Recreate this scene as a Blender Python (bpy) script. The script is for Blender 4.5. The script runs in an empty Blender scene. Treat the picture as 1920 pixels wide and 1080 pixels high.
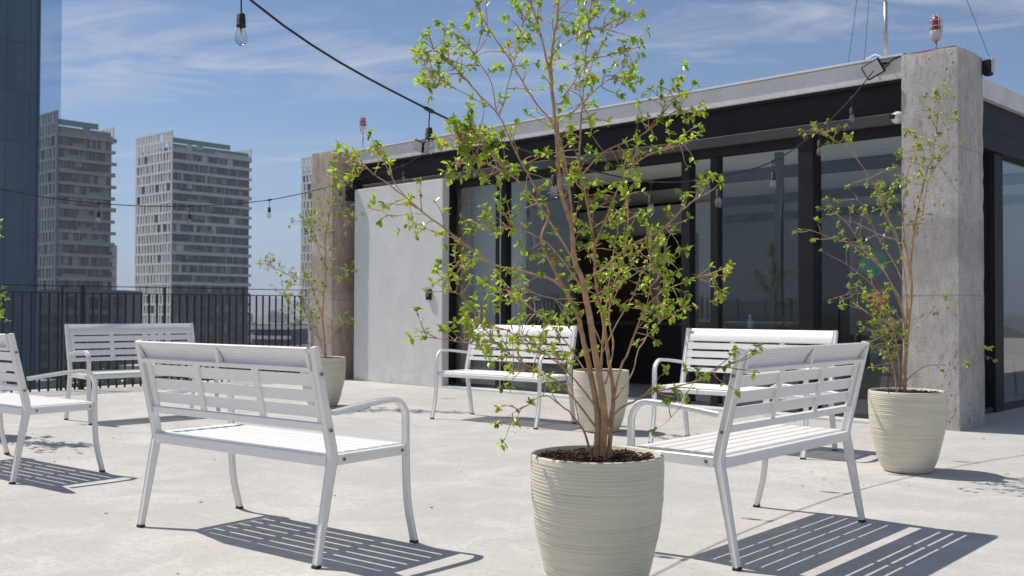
import bpy, math, random
from mathutils import Vector, Matrix, Quaternion
R = math.radians
rnd = random.Random(7)
C = bpy.context.scene.collection
S = bpy.context.scene

# ------------------------------------------------------------------ camera
F = 1901.2; TILT = 0.02058; ROLL = 0.00315; HC = 1.02
cam = bpy.data.cameras.new('camera'); cam_ob = bpy.data.objects.new('camera', cam); C.objects.link(cam_ob)
cam.sensor_width = 36; cam.lens = F / 1920 * 36; cam.clip_end = 20000; cam.clip_start = 0.05
cam_ob.matrix_world = Matrix.Translation((0, 0, HC)) @ Matrix.Rotation(R(90) + TILT, 4, 'X') @ Matrix.Rotation(ROLL, 4, 'Z')
cam.dof.use_dof = True; cam.dof.focus_distance = 4.3; cam.dof.aperture_fstop = 6.3
S.camera = cam_ob
# ------------------------------------------------------------------ sun + sky
SUN_EL = R(57.3); TRAVEL = Vector((0.874, -0.485, 0)).normalized() * math.cos(SUN_EL); TRAVEL.z = -math.sin(SUN_EL)
sun = bpy.data.lights.new('sun', 'SUN'); sun.energy = 4.6; sun.angle = R(0.5); sun.color = (1, .935, .84)
so = bpy.data.objects.new('sun', sun); C.objects.link(so); so.rotation_euler = TRAVEL.to_track_quat('-Z', 'Y').to_euler(); so.location = (-20, 10, 40)
S.view_settings.view_transform = 'Standard'; S.view_settings.look = 'None'; S.view_settings.exposure = -0.02; S.view_settings.gamma = 1
S.cycles.max_bounces = 10; S.cycles.transparent_max_bounces = 24; S.cycles.diffuse_bounces = 5; S.cycles.glossy_bounces = 5
S.cycles.sample_clamp_indirect = 6; S.cycles.caustics_reflective = False; S.cycles.caustics_refractive = False
W = bpy.data.worlds.new("World"); S.world = W; W.use_nodes = True

class G:
    """tiny node-graph helper"""
    def __init__(s, tree): s.t = tree; s.n = tree.nodes; s.l = tree.links
    def node(s, typ, ins=None, **kw):
        n = s.n.new(typ)
        for k, v in kw.items(): setattr(n, k, v)
        for k, v in (ins or {}).items(): s.put(n.inputs[k], v)
        return n
    def put(s, sock, v):
        if isinstance(v, bpy.types.NodeSocket): s.l.new(v, sock)
        elif isinstance(v, bpy.types.Node): s.l.new(v.outputs[0], sock)
        else: sock.default_value = v
    def m(s, op, a, b=0.0, c=0.0, clamp=False):
        n = s.n.new('ShaderNodeMath'); n.operation = op; n.use_clamp = clamp
        s.put(n.inputs[0], a); s.put(n.inputs[1], b)
        if op in ('MULTIPLY_ADD', 'SMOOTH_MIN', 'COMPARE'): s.put(n.inputs[2], c)
        return n.outputs[0]
    def ramp(s, fac, stops):
        n = s.n.new('ShaderNodeValToRGB'); s.put(n.inputs[0], fac)
        e = n.color_ramp.elements
        while len(e) < len(stops): e.new(0.5)
        for el, (p, c) in zip(e, stops):
            el.position = p; el.color = (c, c, c, 1) if not isinstance(c, tuple) else (*c, 1)
        return n.outputs[0]
    def mix(s, fac, a, b, mode='MIX'):
        n = s.n.new('ShaderNodeMix'); n.data_type = 'RGBA'; n.blend_type = mode
        s.put(n.inputs[0], fac)
        for i, v in ((6, a), (7, b)):
            if isinstance(v, tuple) and len(v) == 3: v = (*v, 1)
            s.put(n.inputs[i], v)
        return n.outputs[2]
    def noise(s, vec, scale, detail=4, rough=.55, dist=0, out=0):
        n = s.node('ShaderNodeTexNoise', {'Scale': scale, 'Detail': detail, 'Roughness': rough, 'Distortion': dist})
        if vec is not None: s.put(n.inputs['Vector'], vec)
        return n.outputs[out]

g = G(W.node_tree); W.node_tree.nodes.clear()
sky = g.node('ShaderNodeTexSky', sky_type='NISHITA'); sky.sun_disc = False
sky.sun_elevation = SUN_EL; sky.sun_rotation = math.atan2(-TRAVEL.x, -TRAVEL.y); sky.altitude = 1600; sky.air_density = 1.0; sky.dust_density = .7; sky.ozone_density = 1.6
tc = g.node('ShaderNodeTexCoord')
sep = g.node('ShaderNodeSeparateXYZ', {0: tc.outputs['Generated']})
zz = g.m('MAXIMUM', sep.outputs[2], 0.03)
cx = g.m('DIVIDE', sep.outputs[0], g.m('ADD', zz, .12)); cy = g.m('DIVIDE', sep.outputs[1], g.m('ADD', zz, .12))
cv = g.node('ShaderNodeCombineXYZ', {0: g.m('MULTIPLY', g.m('ADD', cx, g.m('MULTIPLY', cy, .25)), 0.8), 1: g.m('MULTIPLY', cy, 1.55), 2: 3.7})
n1 = g.noise(cv.outputs[0], 2.3, 9, .64, .6)
n2 = g.noise(cv.outputs[0], .55, 3, .5)
cl = g.m('MULTIPLY', g.ramp(n1, [(.48, 0.), (.72, 1.)]), g.ramp(n2, [(.38, 0.), (.58, 1.)]))
cl = g.m('MULTIPLY', cl, g.ramp(sep.outputs[2], [(.04, 0.), (.13, 1.)]))
cl = g.m('ADD', g.m('MULTIPLY', cl, .48), g.m('MULTIPLY', g.ramp(n2, [(.40, 0.), (.7, 1.)]), .05))
back = g.m('MULTIPLY', g.ramp(g.m('MULTIPLY_ADD', sep.outputs[1], -1., .5), [(.35, 0.), (.95, 1.)]), g.m('MULTIPLY_ADD', n1, .30, .0))  # extra unseen cloud added behind the camera for whiter fill light
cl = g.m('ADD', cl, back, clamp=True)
skc = g.mix(1.0, sky.outputs[0], (.97, 1.02, 1.09), 'MULTIPLY')
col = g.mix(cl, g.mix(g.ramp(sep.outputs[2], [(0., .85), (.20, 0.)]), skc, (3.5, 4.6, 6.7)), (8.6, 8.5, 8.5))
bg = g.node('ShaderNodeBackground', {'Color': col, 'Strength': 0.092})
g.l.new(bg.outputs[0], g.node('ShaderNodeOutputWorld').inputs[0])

# ------------------------------------------------------------------ coordinates
U = Vector((.7145, -.6997, 0)).normalized(); V = Vector((-U.y, U.x, 0)); BANG = math.atan2(U.y, U.x)
def uv(u, v, z=0): return U * u + V * v + Vector((0, 0, z))
def ray(px, py):
    a, b = px - 960, py - 540
    a, b = a * math.cos(ROLL) + b * math.sin(ROLL), -a * math.sin(ROLL) + b * math.cos(ROLL)
    x, z0 = a / F, -b / F
    return Vector((x, math.cos(TILT) - z0 * math.sin(TILT), math.sin(TILT) + z0 * math.cos(TILT)))
def at(px, py, Y):
    r = ray(px, py); r = r * (Y / r.y); return Vector((r.x, Y, HC + r.z))

# ------------------------------------------------------------------ mesh building
class MB:
    def __init__(s): s.v = []; s.f = []; s.sm = []
    def add(s, vs, fs, smooth=False):
        o = len(s.v); s.v += [tuple(v) for v in vs]; s.f += [tuple(i + o for i in f) for f in fs]; s.sm += [smooth] * len(fs)
    def box(s, a, b, bev=0):
        x0, y0, z0 = [min(p, q) for p, q in zip(a, b)]; x1, y1, z1 = [max(p, q) for p, q in zip(a, b)]
        if bev:
            c = Vector(((x0 + x1) / 2, (y0 + y1) / 2, (z0 + z1) / 2)); h = Vector(((x1 - x0) / 2, (y1 - y0) / 2, (z1 - z0) / 2))
            vs = []
            for sx in (-1, 1):
                for sy in (-1, 1):
                    for sz in (-1, 1):
                        for ax in range(3):
                            d = [h[i] - (bev if i != ax else 0) for i in range(3)]
                            vs.append((c.x + sx * d[0], c.y + sy * d[1], c.z + sz * d[2]))
            def id(sx, sy, sz, ax): return (((sx > 0) * 2 + (sy > 0)) * 2 + (sz > 0)) * 3 + ax
            fs = []
            for sg in (-1, 1):
                fs.append([id(sg, -1, -1, 0), id(sg, 1, -1, 0), id(sg, 1, 1, 0), id(sg, -1, 1, 0)][::sg])
                fs.append([id(-1, sg, -1, 1), id(-1, sg, 1, 1), id(1, sg, 1, 1), id(1, sg, -1, 1)][::sg])
                fs.append([id(-1, -1, sg, 2), id(1, -1, sg, 2), id(1, 1, sg, 2), id(-1, 1, sg, 2)][::sg])
            for a_ in (-1, 1):
                for b_ in (-1, 1):
                    fs.append([id(a_, b_, -1, 0), id(a_, b_, 1, 0), id(a_, b_, 1, 1), id(a_, b_, -1, 1)][::a_ * b_])
                    fs.append([id(a_, -1, b_, 2), id(a_, 1, b_, 2), id(a_, 1, b_, 0), id(a_, -1, b_, 0)][::a_ * b_])
                    fs.append([id(-1, a_, b_, 1), id(1, a_, b_, 1), id(1, a_, b_, 2), id(-1, a_, b_, 2)][::a_ * b_])
                    for c_ in (-1, 1):
                        fs.append([id(a_, b_, c_, 0), id(a_, b_, c_, 1), id(a_, b_, c_, 2)][::a_ * b_ * c_])
            s.add(vs, fs); return
        vs = [(x, y, z) for x in (x0, x1) for y in (y0, y1) for z in (z0, z1)]
        s.add(vs, [(0, 1, 3, 2), (4, 6, 7, 5), (0, 4, 5, 1), (2, 3, 7, 6), (0, 2, 6, 4), (1, 5, 7, 3)])
    def strip(s, pts, nrm_w, th, wd, x=0.0, tap=None):
        """rectangular tube following a 2-D path (y,z) in a plane of constant x; th in-plane, wd along x"""
        n = len(pts); vs = []
        for i, (y, z) in enumerate(pts):
            a = pts[max(i - 1, 0)]; b = pts[min(i + 1, n - 1)]
            t = Vector((b[0] - a[0], b[1] - a[1])).normalized()
            if 0 < i < n - 1:
                t1 = Vector((y - a[0], z - a[1])).normalized(); sc = 1 / max(.6, t.dot(t1))
            else: sc = 1
            nn = Vector((-t.y, t.x)) * sc * th / 2
            k = 1 if tap is None else tap[i]
            c = .0035
            for (p, q) in ((-1, -1), (1, -1), (1, 1), (-1, 1)):
                vs.append((x + p * (wd / 2 - c), y + nn.x * q * k, z + nn.y * q * k)) if (p * q > 0) else None
                vs.append((x + p * wd / 2, y + nn.x * q * k * (1 - 2 * c / th), z + nn.y * q * k * (1 - 2 * c / th)))
                if p * q < 0: vs.append((x + p * (wd / 2 - c), y + nn.x * q * k, z + nn.y * q * k))
        m = 8; fs = []
        for i in range(n - 1):
            for j in range(m): fs.append((i * m + j, i * m + (j + 1) % m, (i + 1) * m + (j + 1) % m, (i + 1) * m + j))
        fs.append(tuple(range(m))[::-1]); fs.append(tuple((n - 1) * m + j for j in range(m)))
        s.add(vs, fs)
    def tube(s, pts, rs, k=6, smooth=True, cap=True):
        pts = [Vector(p) for p in pts]; n = len(pts)
        if not hasattr(rs, '__len__'): rs = [rs] * n
        t0 = (pts[1] - pts[0]).normalized(); up = Vector((0, 0, 1)) if abs(t0.z) < .9 else Vector((1, 0, 0))
        nx = t0.cross(up).normalized(); vs = []
        for i in range(n):
            t = (pts[min(i + 1, n - 1)] - pts[max(i - 1, 0)])
            t = t.normalized() if t.length > 1e-9 else t0
            nx = (nx - t * nx.dot(t)); nx = nx.normalized() if nx.length > 1e-6 else t.orthogonal().normalized()
            ny = t.cross(nx)
            for j in range(k):
                a = 2 * math.pi * j / k; vs.append(pts[i] + (nx * math.cos(a) + ny * math.sin(a)) * rs[i])
        fs = [(i * k + j, i * k + (j + 1) % k, (i + 1) * k + (j + 1) % k, (i + 1) * k + j) for i in range(n - 1) for j in range(k)]
        if cap: fs += [tuple(range(k))[::-1], tuple((n - 1) * k + j for j in range(k))]
        s.add(vs, fs, smooth)
    def lathe(s, prof, k=24, c=(0, 0, 0), smooth=True, fn=None):
        vs = []; n = len(prof)
        for i, (r, z) in enumerate(prof):
            for j in range(k):
                a = 2 * math.pi * j / k; rr = r + (fn(a, i) if fn else 0)
                vs.append((c[0] + rr * math.cos(a), c[1] + rr * math.sin(a), c[2] + z))
        fs = [(i * k + j, i * k + (j + 1) % k, (i + 1) * k + (j + 1) % k, (i + 1) * k + j) for i in range(n - 1) for j in range(k)]
        s.add(vs, fs, smooth)
    def prism(s, poly, x0, x1):
        """polygon in (y,z), extruded along x"""
        n = len(poly); vs = [(x0, y, z) for y, z in poly] + [(x1, y, z) for y, z in poly]
        s.add(vs, [tuple(range(n))[::-1], tuple(range(n, 2 * n))] + [(i, (i + 1) % n, n + (i + 1) % n, n + i) for i in range(n)])
    def build(s, name, mat, parent=None, loc=None, rz=0, label=None, stuff=False, sharp=0):
        me = bpy.data.meshes.new(name); me.from_pydata(s.v, [], s.f); me.update()
        me.polygons.foreach_set('use_smooth', s.sm)
        me.materials.append(mat)
        if sharp: me.set_sharp_from_angle(angle=R(sharp))
        o = bpy.data.objects.new(name, me); C.objects.link(o)
        if parent: o.parent = parent
        if loc is not None: o.location = loc
        o.rotation_euler[2] = rz
        if label: o['label'] = label
        if stuff: o['kind'] = 'stuff'
        return o
def tag(o, label, cat, group=None, kind=None):
    o['label'] = label; o['category'] = cat
    if group: o['group'] = group
    if kind: o['kind'] = kind
    return o
def thing(name, label, cat, loc=(0, 0, 0), rz=0, group=None):
    o = bpy.data.objects.new(name, None); C.objects.link(o); o.location = loc; o.rotation_euler[2] = rz; o.empty_display_size = .2
    return tag(o, label, cat, group)
def dup(o, loc, rz, label, parent=None):
    c = o.copy(); C.objects.link(c)
    if parent is None: c.location = loc; c.rotation_euler[2] = rz; c['label'] = label
    else: c.parent = parent
    for ch in list(o.children): dup(ch, None, None, None, c)
    return c

# ------------------------------------------------------------------ materials
def mat(name, col, rough=.5, metal=0, spec=.5, var=0, scale=5, bump=0, bscale=60, coat=0, coord='Object'):
    m = bpy.data.materials.new(name); m.use_nodes = True; g = G(m.node_tree); b = g.n['Principled BSDF']
    b.inputs['Base Color'].default_value = (*col, 1); b.inputs['Roughness'].default_value = rough
    b.inputs['Metallic'].default_value = metal; b.inputs['Specular IOR Level'].default_value = spec
    b.inputs['Coat Weight'].default_value = coat
    tcd = g.node('ShaderNodeTexCoord').outputs[coord]
    if var:
        n = g.noise(tcd, scale, 6, .6)
        c = g.mix(g.ramp(n, [(.3, 0.), (.7, 1.)]), tuple(x * (1 - var) for x in col), tuple(min(1, x * (1 + var)) for x in col))
        g.put(b.inputs['Base Color'], c)
    if bump:
        bn = g.node('ShaderNodeBump', {'Strength': bump, 'Distance': .004, 'Height': g.noise(tcd, bscale, 6, .6)})
        g.put(b.inputs['Normal'], bn.outputs[0])
    return m
WHITE = mat('white_powder_coat', (.81, .80, .785), .42, var=.03, scale=9, bump=.08, bscale=220)
RUBBER = mat('black_rubber', (.02, .02, .02), .6)
STEELB = mat('bolt_steel', (.28, .28, .28), .35, 1)
BLACK = mat('black_painted_steel', (.016, .0145, .0165), .55, spec=.22, var=.3, scale=4)
BLACK2 = mat('charcoal_lit_tone_paint', (.055, .048, .05), .55, spec=.3, var=.2, scale=3)  # lighter than the beam black: the flange catching light, put into the colour
FENCEM = mat('dark_fence_paint', (.014, .014, .017), .35, var=.25, scale=8)
CABLEM = mat('black_cable', (.012, .014, .016), .5)
GALV = mat('galvanised_pole', (.45, .47, .48), .35, .7, var=.15, scale=20)
BARK = mat('pinkish_brown_bark', (.45, .275, .155), .75, var=.35, scale=30, bump=.6, bscale=120)
SOIL = mat('dark_soil', (.05, .028, .017), .95, var=.5, scale=60, bump=1, bscale=90)
MULCH = mat('brown_wood_chip', (.075, .038, .02), .9, var=.5, scale=60)
REDL = mat('red_lens', (.32, .01, .015), .25, coat=.5)
REDP = mat('red_primer_paint', (.30, .07, .05), .8, var=.3, scale=20)
GREYP = mat('pale_grey_housing', (.5, .5, .5), .45)
WPLAS = mat('white_plastic', (.78, .78, .78), .3)
DARKGL = mat('black_lens', (.01, .01, .012), .1)
CEIL = mat('white_ceiling_paint', (.80, .79, .74), .8, var=.03)
IWALL = mat('grey_interior_plaster', (.60, .60, .59), .85, var=.08, scale=2)
IWALL2 = mat('grey_green_interior_panel', (.50, .54, .52), .8, var=.05, scale=2)
IFLOOR = mat('polished_concrete_inside', (.48, .47, .45), .4, var=.12, scale=2)
WOOD = mat('dark_brown_wood', (.10, .045, .025), .5, var=.3, scale=6)

def glass(name, tint, base=.04, rough=.01, dark=1.35):
    m = bpy.data.materials.new(name); m.use_nodes = True; g = G(m.node_tree); g.n.clear()
    out = g.node('ShaderNodeOutputMaterial')
    tr = g.node('ShaderNodeBsdfTransparent', {0: (*tint, 1)}); gl = g.node('ShaderNodeBsdfGlossy', {'Color': (.95, .97, 1, 1), 'Roughness': rough})
    fr = g.node('ShaderNodeFresnel', {'IOR': 1.5})
    front = g.m('SUBTRACT', 1, g.node('ShaderNodeNewGeometry').outputs['Backfacing'])   # no false total reflection on the far face of a pane
    fac = g.m('MULTIPLY', g.m('MINIMUM', g.m('ADD', g.m('MULTIPLY', fr.outputs[0], dark), base), 1), front)
    mx = g.node('ShaderNodeMixShader', {0: fac, 1: tr.outputs[0], 2: gl.outputs[0]})
    g.l.new(mx.outputs[0], out.inputs[0]); return m
GLASS = glass('tinted_window_glass', (.90, .93, .94), .02)
BULBG = glass('clear_bulb_glass', (.86, .87, .87), .16, rough=.06, dark=2.2)
FING = glass('pale_blue_screen_glass', (.74, .80, .87), .02, dark=.9)

# plaster/concrete
def concrete(name, col, dark, pits=True, patches=True):
    m = bpy.data.materials.new(name); m.use_nodes = True; g = G(m.node_tree); b = g.n['Principled BSDF']
    t = g.node('ShaderNodeTexCoord').outputs['Object']
    mp = g.node('ShaderNodeMapping', {'Vector': t, 'Scale': (1, 1, .28)}).outputs[0]
    big = g.noise(t, 1.7, 5, .6, .6); st = g.noise(mp, 14, 6, .65, .3); fine = g.noise(t, 60, 4, .6)
    c = g.mix(g.ramp(big, [(.35, 0.), (.65, 1.)]), dark, col)
    c = g.mix(g.m('MULTIPLY', g.ramp(g.noise(mp, 30, 5, .7), [(.36, 1.), (.5, 0.)]), .5), c, tuple(x * .55 for x in dark))
    c = g.mix(g.m('MULTIPLY', g.ramp(st, [(.38, 0.), (.66, 1.)]), .45), c, tuple(min(1, x * 1.25) for x in col))
    c = g.mix(g.m('MULTIPLY', g.ramp(fine, [(.3, 1.), (.55, 0.)]), .35), c, tuple(x * .5 for x in dark))
    h = g.m('ADD', g.m('MULTIPLY', st, .6), g.m('MULTIPLY', fine, .4))
    if pits:
        mp2 = g.node('ShaderNodeMapping', {'Vector': t, 'Scale': (1, 1, .45)}).outputs[0]
        vo = g.node('ShaderNodeTexVoronoi', {'Vector': mp2, 'Scale': 26, 'Randomness': 1})
        p = g.m('MULTIPLY', g.ramp(vo.outputs['Distance'], [(.11, 1.), (.21, 0.)]), g.ramp(g.noise(t, 3.1, 3), [(.46, 0.), (.6, 1.)]))
        c = g.mix(g.m('MULTIPLY', p, .75), c, tuple(x * .35 for x in dark)); h = g.m('SUBTRACT', h, g.m('MULTIPLY', p, 1.4))
        # form lines left by the shuttering
        z = g.node('ShaderNodeSeparateXYZ', {0: t}).outputs[2]
        for zl in (2.42, 1.16):
            d = g.m('ABSOLUTE', g.m('SUBTRACT', g.m('ADD', z, g.m('MULTIPLY', big, .03)), zl))
            c = g.mix(g.ramp(d, [(0, .55), (.008, 0.)]), c, tuple(x * .45 for x in dark))
        # smoother repair patch
        n = g.noise(t, 2.2, 2, .4, .3)
        pz = g.m('MULTIPLY', g.ramp(g.m('ABSOLUTE', g.m('SUBTRACT', g.m('ADD', z, g.m('MULTIPLY', n, .5)), 1.77)), [(.25, 1.), (.30, 0.)]), g.m('MULTIPLY', g.ramp(g.noise(t, 1.3, 2, .5), [(.44, 0.), (.52, 1.)]), .5))
        c = g.mix(pz, c, tuple(x * .82 for x in dark))
    g.put(b.inputs['Base Color'], c); b.inputs['Roughness'].default_value = .88
    g.put(b.inputs['Normal'], g.node('ShaderNodeBump', {'Strength': .8, 'Distance': .012, 'Height': h}).outputs[0])
    return m
CONC = concrete('rough_grey_concrete', (.52, .495, .47), (.35, .32, .295))
CONCB = concrete('rough_brown_concrete', (.60, .51, .43), (.38, .30, .24))
def plaster():
    m = mat('pale_grey_plaster', (.66, .67, .665), .8); g = G(m.node_tree); b = g.n['Principled BSDF']
    t = g.node('ShaderNodeTexCoord').outputs['Object']; z = g.node('ShaderNodeSeparateXYZ', {0: t}).outputs[2]
    a = g.noise(t, 1.5, 6, .65, 1.2); st = g.noise(g.node('ShaderNodeMapping', {'Vector': t, 'Scale': (9, 9, .5)}).outputs[0], 1, 5, .7); f = g.noise(t, 7, 5, .7, .8)
    c = g.mix(g.ramp(a, [(.35, 0.), (.65, 1.)]), (.66, .66, .645), (.74, .735, .72))
    c = g.mix(g.m('MULTIPLY', g.ramp(st, [(.52, 0.), (.72, 1.)]), .22), c, (.50, .50, .49))
    c = g.mix(g.m('MULTIPLY', g.m('MULTIPLY', g.ramp(f, [(.5, 0.), (.66, 1.)]), g.ramp(z, [(.0, 1.), (.55, .12)])), .45), c, (.43, .42, .40))
    g.put(b.inputs['Base Color'], c); g.put(b.inputs['Normal'], g.node('ShaderNodeBump', {'Strength': .45, 'Distance': .012, 'Height': g.m('ADD', a, g.m('MULTIPLY', f, .5))}).outputs[0]); return m
PLAST = plaster()
FASC = mat('painted_fascia_render', (.64, .635, .63), .8, var=.10, scale=3.5, bump=1.6, bscale=11)

def floor_mat():
    m = bpy.data.materials.new('weathered_terrace_concrete'); m.use_nodes = True; g = G(m.node_tree); b = g.n['Principled BSDF']
    t = g.node('ShaderNodeTexCoord').outputs['Object']; s = g.node('ShaderNodeSeparateXYZ', {0: t}); u, v = s.outputs[0], s.outputs[1]
    big = g.noise(t, .55, 5, .6, .8); mid = g.noise(t, 2.6, 7, .68, .9); fine = g.noise(t, 34, 6, .7); gr = g.noise(t, 240, 3, .7)
    c = g.mix(g.ramp(big, [(.33, 0.), (.66, 1.)]), (.53, .518, .495), (.65, .633, .605))
    c = g.mix(g.m('MULTIPLY', g.ramp(g.noise(t, 1.1, 4, .6, 1.1), [(.5, 0.), (.66, 1.)]), .4), c, (.62, .57, .53))
    c = g.mix(g.m('MULTIPLY', g.ramp(mid, [(.42, 1.), (.58, 0.)]), .68), c, (.49, .48, .465))
    c = g.mix(g.m('MULTIPLY', g.ramp(mid, [(.54, 0.), (.68, 1.)]), .4), c, (.70, .69, .67))
    c = g.mix(g.m('MULTIPLY', g.ramp(fine, [(.36, 1.), (.52, 0.)]), .55), c, (.41, .40, .38))
    c = g.mix(g.m('MULTIPLY', g.ramp(gr, [(.38, 1.), (.56, 0.)]), .5), c, (.36, .35, .34))
    # scratches / trowel marks
    mp = g.node('ShaderNodeMapping', {'Vector': t, 'Scale': (.7, 9, 1), 'Rotation': (0, 0, .5)}).outputs[0]
    sc = g.noise(mp, 3.2, 6, .7, 1.5)
    c = g.mix(g.m('MULTIPLY', g.ramp(sc, [(.60, 0.), (.68, 1.)]), .4), c, (.78, .77, .75))
    # specks
    vo = g.node('ShaderNodeTexVoronoi', {'Vector': t, 'Scale': 7, 'Randomness': 1})
    c = g.mix(g.ramp(vo.outputs['Distance'], [(.028, .75), (.045, 0.)]), c, (.16, .13, .11))
    # construction joints
    wob = g.m('MULTIPLY', g.m('SUBTRACT', g.noise(t, 2.5, 5, .7), .5), .045); h = g.m('MULTIPLY', gr, .25)
    h = g.m('ADD', h, g.m('MULTIPLY', fine, .5))
    for ax, ps, st in ((u, (-5.65, -8.8), .3), (v, (6.9,), .25)):
        for p in ps:
            d = g.m('ABSOLUTE', g.m('SUBTRACT', g.m('ADD', ax, wob), p))
            k = g.m('MULTIPLY', g.ramp(d, [(.003, 1.), (.012, 0.)]), g.m('MULTIPLY', g.ramp(g.noise(t, 4, 3), [(.3, .35), (.6, 1.)]), st))
            c = g.mix(k, c, (.20, .185, .175)); h = g.m('SUBTRACT', h, g.m('MULTIPLY', k, .8))
    g.put(b.inputs['Base Color'], c); b.inputs['Roughness'].default_value = .9; b.inputs['Specular IOR Level'].default_value = .25
    g.put(b.inputs['Normal'], g.node('ShaderNodeBump', {'Strength': .55, 'Distance': .006, 'Height': h}).outputs[0])
    return m
FLOOR = floor_mat()

def pot_mat():
    m = bpy.data.materials.new('ribbed_sage_glaze'); m.use_nodes = True; g = G(m.node_tree); b = g.n['Principled BSDF']
    t = g.node('ShaderNodeTexCoord').outputs['Object']
    mp = g.node('ShaderNodeMapping', {'Vector': t, 'Scale': (2, 2, 150)}).outputs[0]
    rib = g.noise(mp, 1.0, 3, .5, .2); lo = g.noise(t, 3, 4)
    c = g.mix(g.ramp(lo, [(.35, 0.), (.65, 1.)]), (.65, .615, .49), (.70, .66, .53))
    c = g.mix(g.m('MULTIPLY', g.ramp(rib, [(.35, 1.), (.5, 0.)]), .4), c, (.50, .47, .365))
    g.put(b.inputs['Base Color'], c); b.inputs['Roughness'].default_value = .42
    g.put(b.inputs['Normal'], g.node('ShaderNodeBump', {'Strength': .4, 'Distance': .003, 'Height': rib}).outputs[0])
    return m
POT = pot_mat()

def leaf_mat(name, a, b_, ye):
    m = bpy.data.materials.new(name); m.use_nodes = True; g = G(m.node_tree); b = g.n['Principled BSDF']
    t = g.node('ShaderNodeTexCoord').outputs['Object']
    n = g.node('ShaderNodeTexWhiteNoise', {'Vector': g.node('ShaderNodeVectorMath', {0: t, 1: (.03, .03, .03)}, operation='SNAP').outputs[0]})
    c = g.ramp(n.outputs[0], [(0, a), (.45, b_), (.93, tuple(x * 1.2 for x in b_)), (1, ye)])
    g.put(b.inputs['Base Color'], c); b.inputs['Roughness'].default_value = .32; b.inputs['Specular IOR Level'].default_value = .6
    tl = g.node('ShaderNodeBsdfTranslucent', {'Color': g.mix(1., c, (1.5, 1.75, .8), 'MULTIPLY')})
    mx = g.node('ShaderNodeMixShader', {0: .48, 1: b.outputs[0], 2: tl.outputs[0]})
    g.l.new(mx.outputs[0], g.n['Material Output'].inputs[0]); return m
LEAF = leaf_mat('fresh_green_leaf', (.13, .19, .022), (.32, .385, .055), (.50, .36, .06))
LEAF2 = leaf_mat('olive_leaf', (.12, .16, .03), (.25, .31, .05), (.42, .30, .08))
LEAF3 = leaf_mat('dark_tree_leaf', (.03, .065, .015), (.055, .10, .02), (.09, .12, .03))

# ------------------------------------------------------------------ setting: terrace, city ground
mb = MB(); mb.box((-13.05, -30, -24), (24, 40, 0)); tf = mb.build('roof_terrace', FLOOR, rz=BANG); tf['kind'] = 'structure'
CITYG = mat('hazy_city_ground', (.13, .14, .12), .95, var=.45, scale=.02)
mb = MB()
mb.box((-9000, -9000, -26), (9000, 9000, -25)); cg = mb.build('city_ground', CITYG); cg['kind'] = 'structure'
HILL = mat('distant_hill_scrub', (.07, .09, .07), .95, var=.3, scale=.002)
mb = MB(); vs = []; fs = []; N = 90
for i in range(N):
    a = R(55) + R(100) * i / (N - 1); hgt = 60 + 45 * math.sin(i * .23) + 26 * math.sin(i * .71 + 1) + 10 * math.sin(i * 1.9)
    for (rr, z) in ((6800, -25), (7400, hgt * .6 + 30), (7900, hgt + 40), (8600, -25)): vs.append((rr * math.cos(a), rr * math.sin(a), z))
for i in range(N - 1):
    for j in range(3): fs.append((i * 4 + j, i * 4 + j + 1, i * 4 + 5 + j, i * 4 + 4 + j))
mb.add(vs, fs, True); hl = mb.build('hills', HILL); hl['kind'] = 'structure'

# ------------------------------------------------------------------ pavilion on the roof
def BOX(name, a, b, m, par, bev=0, org=(0, 0, 0), label=None):
    q = MB(); q.box([a[i] - org[i] for i in range(3)], [b[i] - org[i] for i in range(3)], bev); return q.build(name, m, par, label=label)
OU, OV = -3.9, 9.0
ORG = (OU, OV, 0)
pav = thing('roof_pavilion', 'flat roofed glass walled pavilion with black steel beams and two raw concrete columns', 'building', uv(OU, OV), BANG)
def pb(name, a, b, m, bev=0, label=None, par=None): return BOX(name, a, b, m, par or pav, bev, ORG, label)
def rough_column(name, u0, u1, v0, v1, z1, m, label, seed):
    q = MB(); r_ = random.Random(seed); nx, ny, nz = 6, 7, 44; idx = {}
    import mathutils.noise as mn
    def P(i, j, k):
        key = (i, j, k)
        if key in idx: return idx[key]
        x = u0 + (u1 - u0) * i / nx; y = v0 + (v1 - v0) * j / ny; z = z1 * k / nz
        w = mn.noise_vector(Vector((x * 7 + seed, y * 7, z * 5))) * .003 + mn.noise_vector(Vector((x * 22 + seed, y * 22, z * 22))) * .0022
        ex = (i in (0, nx)) + (j in (0, ny)) + (k == nz)
        if ex >= 2:
            c_ = .004 + abs(mn.noise(Vector((x * 3, y * 3, z * 9 + seed)))) * .009 * (1.6 if k == nz else 1)
            if i in (0, nx): x += c_ * (1 if i == 0 else -1)
            if j in (0, ny): y += c_ * (1 if j == 0 else -1)
            if k == nz: z -= c_
        if k == nz: z += w.z * 4
        q.v.append((x + w.x - OU, y + w.y - OV, z)); idx[key] = len(q.v) - 1; return idx[key]
    def quad(a, b, c, d): q.f.append((P(*a), P(*b), P(*c), P(*d))); q.sm.append(True)
    for k in range(nz):
        for i in range(nx):
            quad((i, 0, k), (i + 1, 0, k), (i + 1, 0, k + 1), (i, 0, k + 1)); quad((i + 1, ny, k), (i, ny, k), (i, ny, k + 1), (i + 1, ny, k + 1))
        for j in range(ny):
            quad((nx, j, k), (nx, j + 1, k), (nx, j + 1, k + 1), (nx, j, k + 1)); quad((0, j + 1, k), (0, j, k), (0, j, k + 1), (0, j + 1, k + 1))
    for i in range(nx):
        for j in range(ny): quad((i, j, nz), (i + 1, j, nz), (i + 1, j + 1, nz), (i, j + 1, nz))
    return q.build(name, m, pav, label=label, sharp=24)
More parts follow.
